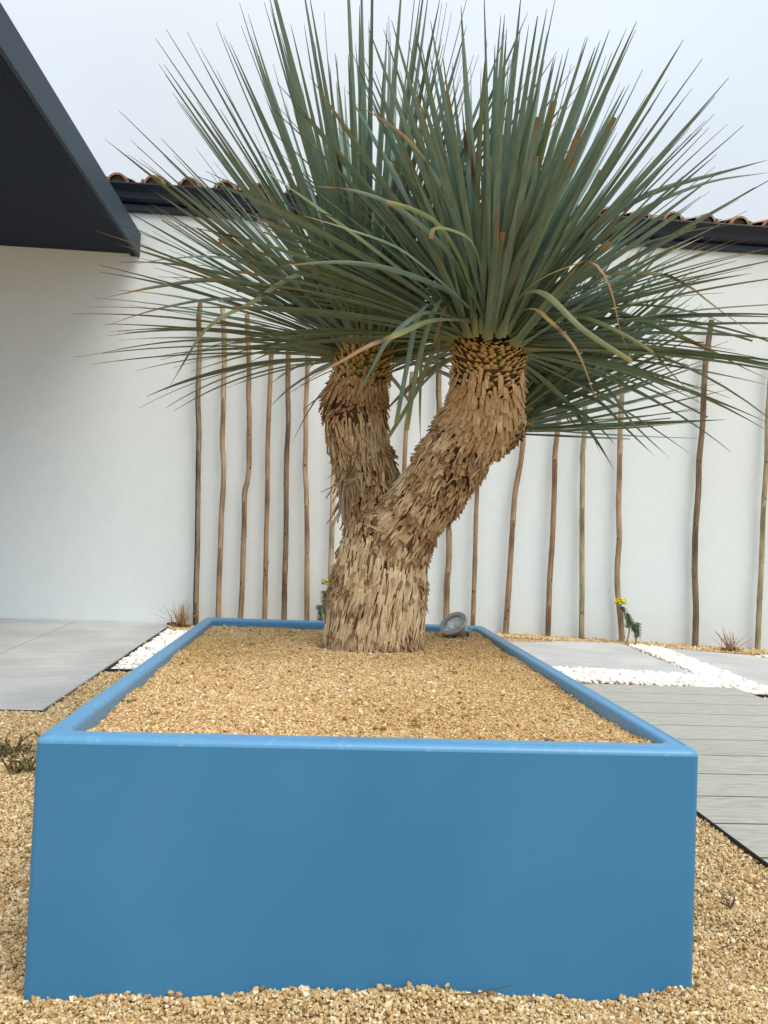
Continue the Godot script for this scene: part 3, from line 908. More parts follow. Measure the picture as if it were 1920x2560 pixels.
# a rosette: leaves in a spiral from the bud outwards; stiff inside, arching lower down
func rosette(at: Vector3, axis: Vector3, count: int, length: float, low_length: float, width: float, spread: float, collar: float, sag: float, front_cut: float, sd: int) -> void:
	rng.seed = sd
	axis = axis.normalized()
	var e1 := axis.cross(Vector3(0.3, 0, 1)).normalized()
	var e2 := axis.cross(e1)
	for i in count:
		var f := (i + 0.5) / count
		var az := i * 2.399963 + rng.randf_range(-0.25, 0.25)
		var th := deg_to_rad(3.0 + (spread - 3.0) * pow(f, 0.62) + rng.randfn() * 3.5)
		var rad := e1 * cos(az) + e2 * sin(az)
		var facing := rad.dot(Vector3(0.05, 0, 1).normalized())
		var stub := false
		if facing > 0.40:
			var most := front_cut - 20.0 * (facing - 0.40)
			if rad_to_deg(th) > most:
				if rng.randf() < 0.30: continue
				th = deg_to_rad(most * rng.randf_range(0.35, 1.0))
				stub = rng.randf() < 0.7
		var dir := (axis * cos(th) + rad * sin(th)).normalized()
		var root := at + axis * lerpf(0.045, -0.066, f) + rad * collar * lerpf(0.08, 1.0, pow(f, 0.6))
		# the root first follows the crown, then swings to its own direction
		var start := (axis * 0.5 + rad * (0.25 + sin(th))).normalized() if th < 1.0 else (dir + axis * 0.25).normalized()
		var L := length * (1.0 + rng.randf_range(-0.13, 0.06)) * lerpf(1.0, low_length, smoothstep(0.05, 0.75, f))
		var droop := sag * (0.10 + 1.1 * f * f) * rng.randf_range(0.3, 1.4)
		if rng.randf() < 0.05 and f > 0.35 and f < 0.7: droop += 0.3
		var sway := e1.cross(dir) * rng.randf_range(-0.05, 0.05)
		var pts := []
		var n := 13
		for k in n:
			var t := float(k) / (n - 1)
			var p := root + (start * t * (1.0 - t) * 0.16 + dir * (t - t * (1.0 - t) * 0.12)) * L + Vector3.DOWN * droop * L * t * t + sway * L * t * t
			pts.append(p)
		var side := axis.cross(rad).normalized().rotated(dir, rng.randfn() * 0.38)
		var green := lin(136, 165, 156).lerp(lin(112, 133, 110), clampf(f * 1.1 - 0.15 + rng.randf_range(-0.25, 0.25), 0, 1))
		if rng.randf() < 0.10 and f > 0.4: green = green.lerp(lin(132, 134, 84), 0.6)
		green = vary(green, 0.20)
		var tip := 0.0
		var blunt := false
		var tc := lin(58, 48, 40)
		var r := rng.randf()
		if f > 0.36 and r < 0.34: tip = rng.randf_range(0.05, 0.22); tc = vary(lin(166, 146, 118), 0.2)
		elif f > 0.40 and r < 0.46:
			blunt = true; tip = 0.05; tc = lin(168, 146, 112)
			pts = pts.slice(0, rng.randi_range(8, 11))
			pts = smooth_path(pts, 11)
		elif f > 0.42 and r < 0.52: tip = rng.randf_range(0.2, 0.4); tc = vary(lin(136, 104, 74), 0.2)
		if stub:
			blunt = rng.randf() < 0.6
			tip = 0.05 if blunt else rng.randf_range(0.12, 0.3)
			tc = vary(lin(158, 130, 100), 0.2)
			pts = smooth_path(pts.slice(0, rng.randi_range(5, 10)), 11)
		add_leaf(pts, width * rng.randf_range(0.82, 1.12), side, green, tc, tip, blunt)

# a dry leaf base: a tapering husk lying along the stem with its free end lifted
func husk(mb: MB, o: Vector3, dir: Vector3, out: Vector3, w: float, len_: float, th: float, lift: float, col: Color, end_col: Color, taper: float) -> void:
	var s := dir.cross(out).normalized()
	var first := mb.v.size()
	var K := 4
	var uo := Vector2(rng.randf(), rng.randf())
	for k in K:
		var t := float(k) / (K - 1)
		var p := o + dir * len_ * t + out * (lift * t * t + th * 0.4 * sin(PI * t))
		var hw := w * 0.5 * lerpf(1.0, taper, t)
		var c := col.lerp(end_col, t * t)
		mb.vert(p - s * hw, (out * 0.35 - s).normalized(), c, uo + Vector2(0, t * 0.5))
		mb.vert(p - s * hw * 0.35 + out * th * 0.5, (out - s * 0.35).normalized(), c, uo + Vector2(0.12, t * 0.5))
		mb.vert(p + s * hw * 0.35 + out * th * 0.5, (out + s * 0.35).normalized(), c, uo + Vector2(0.24, t * 0.5))
		mb.vert(p + s * hw, (out * 0.35 + s).normalized(), c, uo + Vector2(0.36, t * 0.5))
		mb.vert(p - out * th * 0.45, -out, c, uo + Vector2(0.5, t * 0.5))
	for k in K - 1:
		var a := first + k * 5
		var b := a + 5
		for j in 3: mb.quad(a + j, a + j + 1, b + j + 1, b + j)
		mb.quad(a + 3, a + 4, b + 4, b + 3); mb.quad(a + 4, a, b, b + 4)
	var e := first + (K - 1) * 5
	var cap := []
	for j in 5: cap.append(mb.vert(mb.v[e + j], dir, end_col * 0.9, uo))
	for j in 3: mb.tri(cap[4], cap[j], cap[j + 1])

func stem_at(stem: Array, t: float) -> Array:   # [point, radius, tangent]
	var f := clampf(t, 0, 0.9999) * (stem.size() - 1)
	var i := int(f)
	var a: Array = stem[i]
	var b: Array = stem[i + 1]
	var k := f - i
	var p0: Vector3 = stem[max(i - 1, 0)][0]
	var p3: Vector3 = stem[min(i + 2, stem.size() - 1)][0]
	var tg: Vector3 = (b[0] - p0).lerp(p3 - a[0], k).normalized()
	return [a[0].lerp(b[0], k), lerpf(a[1], b[1], k), tg]

func even_stem(stem: Array, n: int) -> Array:   # the same stem with points at even spacing
	var len_ := [0.0]
	for i in stem.size() - 1: len_.append(len_[i] + (stem[i + 1][0] - stem[i][0]).length())
	var o := []
	var i := 0
	for k in n:
		var d: float = len_[len_.size() - 1] * k / (n - 1)
		while i < stem.size() - 2 and len_[i + 1] < d: i += 1
		var f: float = (d - len_[i]) / maxf(len_[i + 1] - len_[i], 0.0001)
		var p0: Vector3 = stem[max(i - 1, 0)][0]
		var p3: Vector3 = stem[min(i + 2, stem.size() - 1)][0]
		o.append([(stem[i][0] as Vector3).cubic_interpolate(stem[i + 1][0], p0, p3, f), lerpf(stem[i][1], stem[i + 1][1], f)])
	return o

func inside_stem(stem: Array, p: Vector3, slack: float) -> bool:
	for i in stem.size() - 1:
		var a: Vector3 = stem[i][0]
		var b: Vector3 = stem[i + 1][0]
		var k := clampf((p - a).dot(b - a) / (b - a).length_squared(), 0, 1)
		if p.distance_to(a.lerp(b, k)) < lerpf(stem[i][1], stem[i + 1][1], k) - slack: return true
	return false

func build_yucca() -> void:
	var y := base("yucca", Vector3(0.13, 0.345, -2.53))
	tag(y, "tall forked yucca with blue green leaf heads growing in the blue planter", "yucca")
	var org := y.position
	var trunk: Array = [[Vector3(0.158, 0.291, -2.530), 0.151], [Vector3(0.163, 0.355, -2.529), 0.146], [Vector3(0.171, 0.456, -2.527), 0.146], [Vector3(0.180, 0.564, -2.526), 0.143], [Vector3(0.186, 0.644, -2.524), 0.135], [Vector3(0.188, 0.698, -2.523), 0.128], [Vector3(0.187, 0.767, -2.521), 0.105], [Vector3(0.182, 0.815, -2.520), 0.070]]
	var left: Array = [[Vector3(0.171, 0.697, -2.530), 0.105], [Vector3(0.149, 0.788, -2.533), 0.090], [Vector3(0.134, 0.857, -2.535), 0.089], [Vector3(0.123, 0.911, -2.538), 0.087], [Vector3(0.104, 0.964, -2.541), 0.087], [Vector3(0.092, 1.018, -2.544), 0.086], [Vector3(0.081, 1.072, -2.546), 0.089], [Vector3(0.083, 1.127, -2.549), 0.091], [Vector3(0.092, 1.172, -2.552), 0.084], [Vector3(0.104, 1.239, -2.555), 0.082], [Vector3(0.109, 1.294, -2.557), 0.083], [Vector3(0.111, 1.323, -2.560), 0.071]]
	var right: Array = [[Vector3(0.208, 0.656, -2.500), 0.109], [Vector3(0.238, 0.726, -2.475), 0.101], [Vector3(0.277, 0.790, -2.450), 0.096], [Vector3(0.319, 0.848, -2.425), 0.095], [Vector3(0.355, 0.905, -2.400), 0.094], [Vector3(0.382, 0.960, -2.375), 0.095], [Vector3(0.412, 1.010, -2.350), 0.095], [Vector3(0.439, 1.058, -2.325), 0.095], [Vector3(0.444, 1.105, -2.300), 0.094], [Vector3(0.442, 1.150, -2.275), 0.095], [Vector3(0.441, 1.218, -2.250), 0.094], [Vector3(0.440, 1.271, -2.225), 0.091], [Vector3(0.436, 1.293, -2.200), 0.078]]
	var third := [[right[8][0] + Vector3(0.02, -0.09, -0.10), 0.07], [right[8][0] + Vector3(0.08, -0.05, -0.24), 0.072], [right[8][0] + Vector3(0.135, 0.0, -0.33), 0.07], [right[8][0] + Vector3(0.17, 0.03, -0.37), 0.06]]
	var shoot: Vector3 = right[8][0]
	trunk.push_front([trunk[0][0] + Vector3(-0.01, -0.08, 0), trunk[0][1] * 1.02])
	trunk = even_stem(trunk, 24); left = even_stem(left, 30); right = even_stem(right, 30); third = even_stem(third, 12)
	var mb := MB.new()
	for s in [trunk, left, right, third]:
		var path := []
		var rad := []
		for k in 40:
			var q := stem_at(s, k / 39.0 * (1.0 if s == trunk else 0.945))
			path.append(q[0] - org); rad.append(q[1] * 0.975)
		mb.tube(path, rad, 40, lin(104, 78, 52), true, Vector2(14.0, 6.0), [], 0.06, nz)
	obj("trunk", mb.commit(), M.bark, y)
	# ---- dry leaf bases
	rng.seed = 301
	var husks := []   # [builder, apparent size]
	var stems := [trunk, left, right, third]
	for si in 4:
		var s: Array = stems[si]
		var total := 0.0
		for i in s.size() - 1: total += (s[i + 1][0] - s[i][0]).length()
		var rowgap := 0.0105
		var rows := int(total / rowgap)
		for r in rows:
			var t := (r + 0.5) / rows
			var q0 := stem_at(s, t)
			var R0: float = q0[1]
			var top := (1.0 - t) * total          # metres below the crown
			var zone := 0                          # 0 straw, 1 cut stubs, 2 coloured collar
			if si > 0 and top < (0.165 if si < 3 else 0.05): zone = 2
			elif si == 2 and top < 0.34: zone = 1
			elif si == 1 and top < 0.22: zone = 1
			var w0 := 0.0120
			if zone == 1: w0 = 0.0155 if si == 2 else 0.013
			if zone == 2: w0 = 0.023
			var m := int(TAU * R0 / w0 * (0.95 if zone == 0 else 1.1))
			var ph := rng.randf() * TAU
			for j in m:
				if zone > 0 and zone == 2 and r % 2 == 1 and rng.randf() < 0.0: continue
				if si > 0 and si < 3 and top < 0.20 and top > 0.105: zone = 1 if rng.randf() < (top - 0.105) / 0.095 else 2
				var tt := t + rng.randf_range(-0.5, 0.5) / rows * (2.2 if zone == 0 else 0.9)
				var q := stem_at(s, tt)
				var tg: Vector3 = q[2]
				var e1 := tg.cross(Vector3(0.2, 0.1, 1)).normalized()
				var e2 := tg.cross(e1)
				var an := ph + TAU * (j + rng.randf_range(-0.25, 0.25)) / m
				var out := e1 * cos(an) + e2 * sin(an)
				var p: Vector3 = q[0] + out * (q[1] + 0.001)
				var hid := false
				for so in 4:
					if so != si and inside_stem(stems[so], p + out * 0.012, 0.0): hid = true; break
				if hid or p.y < 0.345: continue
				if zone == 1: p += tg * 0.012
				var clump := nz.get_noise_3dv(p * 9.0)
				var ring := nz.get_noise_2d(top * 26.0 + si * 50.0, an * 0.6)   # growth rings where the stubs stand out
				var scaly := zone == 0 and ring * 5.0 + clump * 2.2 > 0.55   # patches where short stubs stand out
				if scaly and rng.randf() < 0.30: continue
				var col: Color
				var endc: Color
				var dir: Vector3
				var w: float
				var L: float
				var lift: float
				var th: float
				var taper: float
				if zone == 2:      # collar of cut leaf bases, tips up
					dir = (tg * 0.75 + out * 0.75).normalized()
					var k := top / 0.15
					col = lin(224, 182, 92).lerp(lin(190, 138, 66), rng.randf()).lerp(lin(226, 190, 140), clampf((top - 0.09) * 10.0, 0.0, 0.8))
					if si == 1: col = col.lerp(lin(132, 124, 34), clampf(0.4 + clump * 2.0, 0, 1))
					elif rng.randf() < 0.12 or k < 0.2: col = lin(184, 172, 66)
					endc = col.lerp(lin(236, 204, 150), 0.7)
					w = rng.randf_range(0.020, 0.027); L = rng.randf_range(0.014, 0.021); lift = 0.002; th = 0.005; taper = 0.30
					p -= out * 0.004
				elif zone == 1:    # stubs hanging down, ends cut square
					if rng.randf() < 0.08: continue
					dir = (-tg + out * 0.10).normalized()
					col = lin(244, 216, 172).lerp(lin(214, 178, 130), rng.randf())
					if si == 1: col = col.lerp(lin(150, 98, 54), 0.45)
					endc = col.lerp(lin(150, 112, 78), 0.3)
					w = rng.randf_range(0.010, 0.019); L = rng.randf_range(0.022, 0.048); lift = rng.randf_range(0.003, 0.017); th = 0.005; taper = rng.randf_range(0.55, 0.95)
				elif scaly:
					dir = (-tg + out * rng.randf_range(0.1, 0.55) + (e2 * cos(an) - e1 * sin(an)) * rng.randfn() * 0.3).normalized()
					col = lin(212, 176, 134).lerp(lin(128, 102, 78), rng.randf())
					endc = col.lerp(lin(226, 190, 140), rng.randf() * 0.8)
					w = rng.randf_range(0.008, 0.017); L = rng.randf_range(0.012, 0.030); lift = rng.randf_range(0.002, 0.010); th = rng.randf_range(0.004, 0.007); taper = rng.randf_range(0.4, 0.95)
				else:              # straw pressed along the stem
					var stand := clampf(ring * 5.5 - 0.15, 0, 1)
					var slant := e1 * -sin(an) + e2 * cos(an)
					dir = (-tg + slant * (rng.randfn() * (0.08 if si == 0 else 0.16) + (0.22 if si == 0 else 0.5) * clump) + out * (0.015 + 0.10 * stand * rng.randf())).normalized()
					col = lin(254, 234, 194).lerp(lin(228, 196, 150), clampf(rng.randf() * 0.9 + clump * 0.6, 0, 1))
					if stand > 0.35: col = col.lerp(lin(166, 120, 80), 0.8 * rng.randf())
					if rng.randf() < 0.14: col = lin(250, 226, 184)
					if rng.randf() < 0.16: col = lin(126, 92, 62)
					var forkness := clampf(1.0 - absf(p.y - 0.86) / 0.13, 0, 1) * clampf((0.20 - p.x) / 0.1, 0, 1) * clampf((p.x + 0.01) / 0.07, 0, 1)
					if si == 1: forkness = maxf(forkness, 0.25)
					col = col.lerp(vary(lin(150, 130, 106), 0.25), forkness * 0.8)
					endc = col.lerp(lin(170, 134, 96), 0.4)
					w = rng.randf_range(0.005, 0.0125); L = rng.randf_range(0.04, 0.115) * (1.0 - 0.6 * stand)
					lift = rng.randf_range(0.000, 0.005) + 0.013 * stand * rng.randf(); th = rng.randf_range(0.003, 0.0055); taper = rng.randf_range(0.35, 0.85)
					if forkness > 0.4 and rng.randf() < 0.5:
						dir = (dir + Vector3(rng.randfn(), rng.randfn(), rng.randfn()) * 0.45).normalized(); lift += 0.006
				if p.y + dir.y * L < 0.338: L = maxf(0.012, (p.y - 0.338) / maxf(-dir.y, 0.2))
				var hm := MB.new()
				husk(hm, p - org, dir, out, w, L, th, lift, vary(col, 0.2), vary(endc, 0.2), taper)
				var seen := (out.dot((Vector3(0, 0.7, 0) - p).normalized())) * w * L / p.length_squared()
				husks.append([hm, seen])
	husks.sort_custom(func(a, b): return a[1] > b[1])
	var rest := MB.new()
	for i in husks.size():
		if i < 300: obj("leaf_base", husks[i][0].commit(), M.straw, y)
		else: join(rest, husks[i][0])
	var o := obj("dry_leaf_bases", rest.commit(), M.straw, y)
	o.set_meta("kind", "stuff")
	# loose straw caught on the trunk
	for a in [[Vector3(0.085, 0.575, -2.36), Vector3(0.115, 0.553, -2.345), Vector3(0.140, 0.560, -2.35)], [Vector3(0.135, 0.555, -2.35), Vector3(0.155, 0.568, -2.345), Vector3(0.172, 0.585, -2.36)], [Vector3(0.12, 0.735, -2.30), Vector3(0.15, 0.722, -2.29), Vector3(0.182, 0.712, -2.31)]]:
		var m := MB.new()
		var pts := smooth_path([a[0] - org, a[1] - org, a[2] - org], 7)
		blade(m, pts, 0.009, Vector3(0.2, 1, 0.3), lin(226, 198, 150), lin(200, 160, 110), 0.1, false, 0.5)
		obj("loose_dry_leaf", m.commit(), M.straw, y)
	# ---- leaves
	var lc: Array = left[left.size() - 1]
	var rc: Array = right[right.size() - 1]
	var tc: Array = third[third.size() - 1]
	var off := -org
	rosette(lc[0] + off, Vector3(-0.07, 1, 0.0), 470, 0.955, 0.80, 0.0180, 86.0, 0.082, 0.15, 62.0, 401)
	rosette(rc[0] + off, Vector3(0.13, 1, 0.06), 490, 0.685, 1.14, 0.0188, 92.0, 0.100, 0.14, 60.0, 402)
	rosette(tc[0] + off, Vector3(0.85, 0.92, 0.02), 150, 0.66, 0.98, 0.0160, 43.0, 0.05, 0.02, 90.0, 403)
	rng.seed = 500
	for hl in [
		[[Vector3(0.087, 1.301, -2.500), Vector3(0.007, 1.379, -2.300), Vector3(-0.090, 1.400, -2.200), Vector3(-0.217, 1.297, -2.150), Vector3(-0.295, 1.236, -2.100), Vector3(-0.341, 1.180, -2.100), Vector3(-0.379, 1.107, -2.100), Vector3(-0.410, 1.047, -2.100)], 0.0200, 1, 0.12],
		[[Vector3(0.447, 1.292, -2.150), Vector3(0.474, 1.319, -2.000), Vector3(0.503, 1.292, -1.900), Vector3(0.580, 1.200, -1.850), Vector3(0.698, 1.131, -1.850)], 0.0220, 1, -1.00],
		[[Vector3(0.436, 1.291, -2.150), Vector3(0.503, 1.351, -2.000), Vector3(0.573, 1.368, -1.900), Vector3(0.598, 1.368, -1.870), Vector3(0.625, 1.333, -1.850), Vector3(0.649, 1.280, -1.850), Vector3(0.664, 1.216, -1.850), Vector3(0.686, 1.158, -1.850)], 0.0170, 3, 0.45],
		[[Vector3(0.468, 1.317, -2.200), Vector3(0.661, 1.424, -2.150), Vector3(0.848, 1.428, -2.100), Vector3(0.937, 1.402, -2.100), Vector3(0.995, 1.363, -2.100), Vector3(1.074, 1.311, -2.100), Vector3(1.164, 1.260, -2.100)], 0.0180, 1, 0.40],
		[[Vector3(0.403, 1.282, -2.120), Vector3(0.372, 1.325, -2.000), Vector3(0.339, 1.365, -1.900), Vector3(0.307, 1.394, -1.850), Vector3(0.259, 1.401, -1.820), Vector3(0.219, 1.396, -1.800), Vector3(0.210, 1.369, -1.800)], 0.0180, 1, -1.00],
		[[Vector3(0.398, 1.281, -2.120), Vector3(0.302, 1.387, -1.950), Vector3(0.236, 1.422, -1.850), Vector3(0.167, 1.434, -1.800), Vector3(0.107, 1.438, -1.780)], 0.0220, 1, -1.00],
		[[Vector3(0.340, 1.253, -2.150), Vector3(0.259, 1.304, -2.080), Vector3(0.213, 1.262, -2.050), Vector3(0.195, 1.160, -2.050), Vector3(0.169, 0.987, -2.050)], 0.0230, 0, -1.00],
		[[Vector3(0.351, 1.254, -2.150), Vector3(0.284, 1.316, -2.080), Vector3(0.248, 1.261, -2.040), Vector3(0.217, 1.138, -2.040), Vector3(0.197, 0.970, -2.040)], 0.0220, 1, -1.00],
		[[Vector3(0.348, 1.266, -2.200), Vector3(0.264, 1.281, -2.150), Vector3(0.237, 1.208, -2.120), Vector3(0.236, 1.061, -2.120), Vector3(0.242, 0.946, -2.120)], 0.0140, 1, 0.20],
		[[Vector3(0.359, 1.256, -2.200), Vector3(0.297, 1.286, -2.160), Vector3(0.281, 1.194, -2.140), Vector3(0.286, 1.019, -2.140)], 0.0130, 1, -1.00],
		[[Vector3(0.356, 1.268, -2.250), Vector3(0.284, 1.219, -2.200), Vector3(0.234, 1.096, -2.200), Vector3(0.158, 0.959, -2.200)], 0.0160, 1, -1.00],
		[[Vector3(0.340, 1.264, -2.150), Vector3(0.298, 1.307, -2.100), Vector3(0.280, 1.275, -2.080), Vector3(0.260, 1.179, -2.080), Vector3(0.255, 1.112, -2.080)], 0.0120, 2, 0.30],
		[[Vector3(0.352, 1.273, -2.100), Vector3(0.243, 1.235, -1.980), Vector3(0.149, 1.173, -1.900), Vector3(0.086, 1.140, -1.880), Vector3(0.026, 1.097, -1.860), Vector3(-0.041, 1.054, -1.850), Vector3(-0.080, 1.020, -1.850)], 0.0190, 1, 0.45],
		[[Vector3(0.345, 1.278, -2.120), Vector3(0.225, 1.259, -2.000), Vector3(0.136, 1.173, -1.950), Vector3(0.105, 1.114, -1.950), Vector3(0.062, 1.024, -1.950)], 0.0170, 0, 0.05],
		[[Vector3(0.633, 1.157, -2.620), Vector3(0.740, 1.127, -2.500), Vector3(0.789, 1.105, -2.480), Vector3(0.840, 1.056, -2.460), Vector3(0.885, 1.011, -2.460)], 0.0140, 0, 0.08],
		[[Vector3(0.633, 1.164, -2.620), Vector3(0.717, 1.167, -2.500), Vector3(0.768, 1.159, -2.450), Vector3(0.817, 1.126, -2.400), Vector3(0.899, 1.051, -2.400), Vector3(0.984, 0.977, -2.400)], 0.0130, 0, 0.10],
		[[Vector3(0.628, 1.160, -2.600), Vector3(0.716, 1.205, -2.500), Vector3(0.794, 1.196, -2.420), Vector3(0.848, 1.159, -2.400), Vector3(0.914, 1.073, -2.400), Vector3(1.029, 0.974, -2.400)], 0.0140, 0, 0.10],
		[[Vector3(0.633, 1.157, -2.620), Vector3(0.733, 1.144, -2.550), Vector3(0.790, 1.108, -2.500), Vector3(0.850, 0.989, -2.500)], 0.0120, 0, 0.08],
		[[Vector3(0.451, 1.284, -2.120), Vector3(0.495, 1.285, -2.000), Vector3(0.528, 1.243, -1.950), Vector3(0.579, 1.186, -1.930), Vector3(0.607, 1.130, -1.920), Vector3(0.645, 1.034, -1.920)], 0.0160, 2, 0.50],
		[[Vector3(0.479, 1.318, -2.200), Vector3(0.649, 1.301, -2.100), Vector3(0.812, 1.214, -2.050), Vector3(0.878, 1.154, -2.050), Vector3(0.955, 1.081, -2.050)], 0.0140, 1, 0.30],
		[[Vector3(0.479, 1.318, -2.200), Vector3(0.719, 1.340, -2.150), Vector3(1.002, 1.232, -2.100), Vector3(1.088, 1.193, -2.100), Vector3(1.172, 1.160, -2.100)], 0.0170, 0, 0.35],
		[[Vector3(0.457, 1.317, -2.200), Vector3(0.604, 1.475, -2.150), Vector3(0.798, 1.624, -2.100), Vector3(0.986, 1.699, -2.100), Vector3(1.157, 1.757, -2.100)], 0.0200, 0, 0.08],
		[[Vector3(0.457, 1.317, -2.200), Vector3(0.627, 1.455, -2.150), Vector3(0.832, 1.615, -2.120), Vector3(1.019, 1.693, -2.100), Vector3(1.158, 1.721, -2.100)], 0.0180, 0, 0.08],
		[[Vector3(0.398, 1.281, -2.120), Vector3(0.255, 1.325, -1.950), Vector3(0.147, 1.361, -1.850), Vector3(0.035, 1.377, -1.800), Vector3(-0.071, 1.393, -1.780)], 0.0190, 0, 0.14],
		[[Vector3(0.403, 1.289, -2.150), Vector3(0.272, 1.322, -2.000), Vector3(0.138, 1.345, -1.950), Vector3(0.012, 1.337, -1.900), Vector3(-0.125, 1.312, -1.880)], 0.0190, 0, 0.10],
		[[Vector3(0.399, 1.276, -2.100), Vector3(0.272, 1.395, -1.950), Vector3(0.153, 1.445, -1.850), Vector3(0.049, 1.463, -1.800), Vector3(-0.057, 1.460, -1.780)], 0.0190, 0, 0.12],
		[[Vector3(0.405, 1.276, -2.100), Vector3(0.299, 1.465, -1.950), Vector3(0.220, 1.565, -1.900), Vector3(0.138, 1.640, -1.870), Vector3(0.024, 1.691, -1.850)], 0.0200, 0, 0.25],
		[[Vector3(0.415, 1.277, -2.100), Vector3(0.453, 1.404, -1.970), Vector3(0.529, 1.539, -1.900), Vector3(0.586, 1.679, -1.880)], 0.0230, 0, -1.00],
		[[Vector3(0.420, 1.277, -2.100), Vector3(0.428, 1.435, -1.950), Vector3(0.461, 1.534, -1.900), Vector3(0.465, 1.612, -1.880)], 0.0240, 0, -1.00],
		[[Vector3(0.087, 1.301, -2.500), Vector3(-0.135, 1.409, -2.450), Vector3(-0.320, 1.430, -2.400), Vector3(-0.502, 1.401, -2.400), Vector3(-0.657, 1.357, -2.400)], 0.0190, 0, 0.15],
		[[Vector3(0.087, 1.301, -2.500), Vector3(-0.138, 1.457, -2.450), Vector3(-0.323, 1.495, -2.400), Vector3(-0.461, 1.486, -2.400), Vector3(-0.573, 1.461, -2.400)], 0.0200, 0, 0.12],
		[[Vector3(0.087, 1.295, -2.500), Vector3(-0.134, 1.373, -2.450), Vector3(-0.318, 1.377, -2.400), Vector3(-0.499, 1.337, -2.400), Vector3(-0.653, 1.275, -2.400)], 0.0190, 0, 0.20],
	]:
		var pts := []
		for p in hl[0]: pts.append(p + off)
		pts = smooth_path(pts, 20)
		var dirn: Vector3 = (pts[19] - pts[0]).normalized()
		var side := dirn.cross(Vector3(0.1, 0.25, 1.0)).normalized().rotated(dirn, rng.randf_range(-0.5, 0.5))
		var col := vary([lin(108, 130, 116), lin(120, 130, 92), lin(160, 128, 92), lin(176, 162, 104)][hl[2]], 0.08)
		add_leaf(pts, hl[1] * 0.84, side, col, lin(158, 126, 92), 0.05 if hl[3] < 0.0 else hl[3], hl[3] < 0.0, true)
	blades.sort_custom(func(a, b): return a[1] > b[1])
	rest = MB.new()
	for i in blades.size():
		if i < 300: obj("leaf", blades[i][0].commit(), M.leaf, y)
		else: join(rest, blades[i][0])
	o = obj("further_leaves", rest.commit(), M.leaf, y)
	o.set_meta("kind", "stuff")
	print("leaves ", blades.size(), " husks ", husks.size())

func join(into: MB, m: MB) -> void:
	var k := into.v.size()
	into.v.append_array(m.v); into.n.append_array(m.n); into.c.append_array(m.c); into.u.append_array(m.u)
	for i in m.ix: into.ix.append(i + k)

# ------------------------------------------------------------------ small things
func build_spotlight() -> void:
	var t := base("spotlight", Vector3(0.500, 0.345, -2.875))
	tag(t, "stainless steel garden spotlight tilted up on the planter gravel", "spotlight")
	var ax := Vector3(-0.55, 0.68, 0.50).normalized()
	var bx := ax.cross(Vector3.UP).normalized()
	var b := Basis(bx, ax, bx.cross(ax))
	var c := Vector3(-0.036, 0.064, 0.020)      # middle of the front ring
	var m := MB.new()
	m.lathe(c, b, [Vector2(0.0, -0.088), Vector2(0.026, -0.088), Vector2(0.030, -0.084), Vector2(0.031, -0.046), Vector2(0.034, -0.043), Vector2(0.034, -0.032), Vector2(0.0375, -0.029), Vector2(0.0375, -0.008)], 48, Color.WHITE)
	obj("housing", m.commit(), M.steel, t)
	m = MB.new()
	m.lathe(c, b, [Vector2(0.0375, -0.012), Vector2(0.0505, -0.012), Vector2(0.052, -0.0105), Vector2(0.052, -0.002), Vector2(0.0505, 0.0), Vector2(0.037, 0.0), Vector2(0.0355, -0.0012), Vector2(0.0350, -0.008)], 56, Color.WHITE)
	obj("front_ring", m.commit(), M.steel, t)
	m = MB.new()
	m.lathe(c, b, [Vector2(0.0352, -0.010), Vector2(0.031, -0.0105), Vector2(0.027, -0.018), Vector2(0.014, -0.032), Vector2(0.006, -0.036), Vector2(0.0, -0.036)], 40, Color.WHITE)
	obj("reflector", m.commit(), M.reflector, t)
	m = MB.new()
	m.lathe(c, b, [Vector2(0.0, -0.019), Vector2(0.004, -0.020), Vector2(0.006, -0.024), Vector2(0.006, -0.036)], 20, Color.WHITE)
	obj("bulb", m.commit(), M.screw, t)
	m = MB.new()
	m.lathe(c, b, [Vector2(0.0345, -0.0062), Vector2(0.02, -0.0056), Vector2(0.0, -0.0054)], 40, Color.WHITE)
	obj("lens", m.commit(), M.glass, t)
	for k in 4:
		var an := PI * 0.5 * k + 0.35
		m = MB.new()
		m.lathe(c + (b.x * cos(an) + b.z * sin(an)) * 0.0437 + ax * 0.0002, b, [Vector2(0.0048, 0.0), Vector2(0.0044, 0.002), Vector2(0.0022, 0.0026), Vector2(0.0020, 0.0010), Vector2(0.0, 0.0010)], 14, Color.WHITE)
		obj("screw", m.commit(), M.screw, t)
	# fixing bracket: two cheeks and a foot
	for s in [-1.0, 1.0]:
		m = MB.new()
		var hub := c - ax * 0.064 - b.x * 0.0
		var sidev := Vector3(0.85, 0.05, 0.45).normalized()
		var p: Vector3 = hub + sidev * 0.036 * s + Vector3(0, -0.012, 0)
		m.box(p, Vector3(0.0135, 0.030, 0.0016), Basis(sidev.cross(Vector3.UP).normalized(), Vector3.UP.rotated(sidev, 0.25), sidev), 0.001)
		obj("bracket", m.commit(), M.steel, t)
		m = MB.new()
		m.lathe(p + sidev * 0.0017 * s + Vector3(0, 0.010, 0), Basis(sidev.cross(Vector3.UP).normalized(), sidev * s, Vector3.UP), [Vector2(0.0055, 0.0), Vector2(0.005, 0.003), Vector2(0.0, 0.0034)], 12, Color.WHITE)
		obj("screw", m.commit(), M.screw, t)

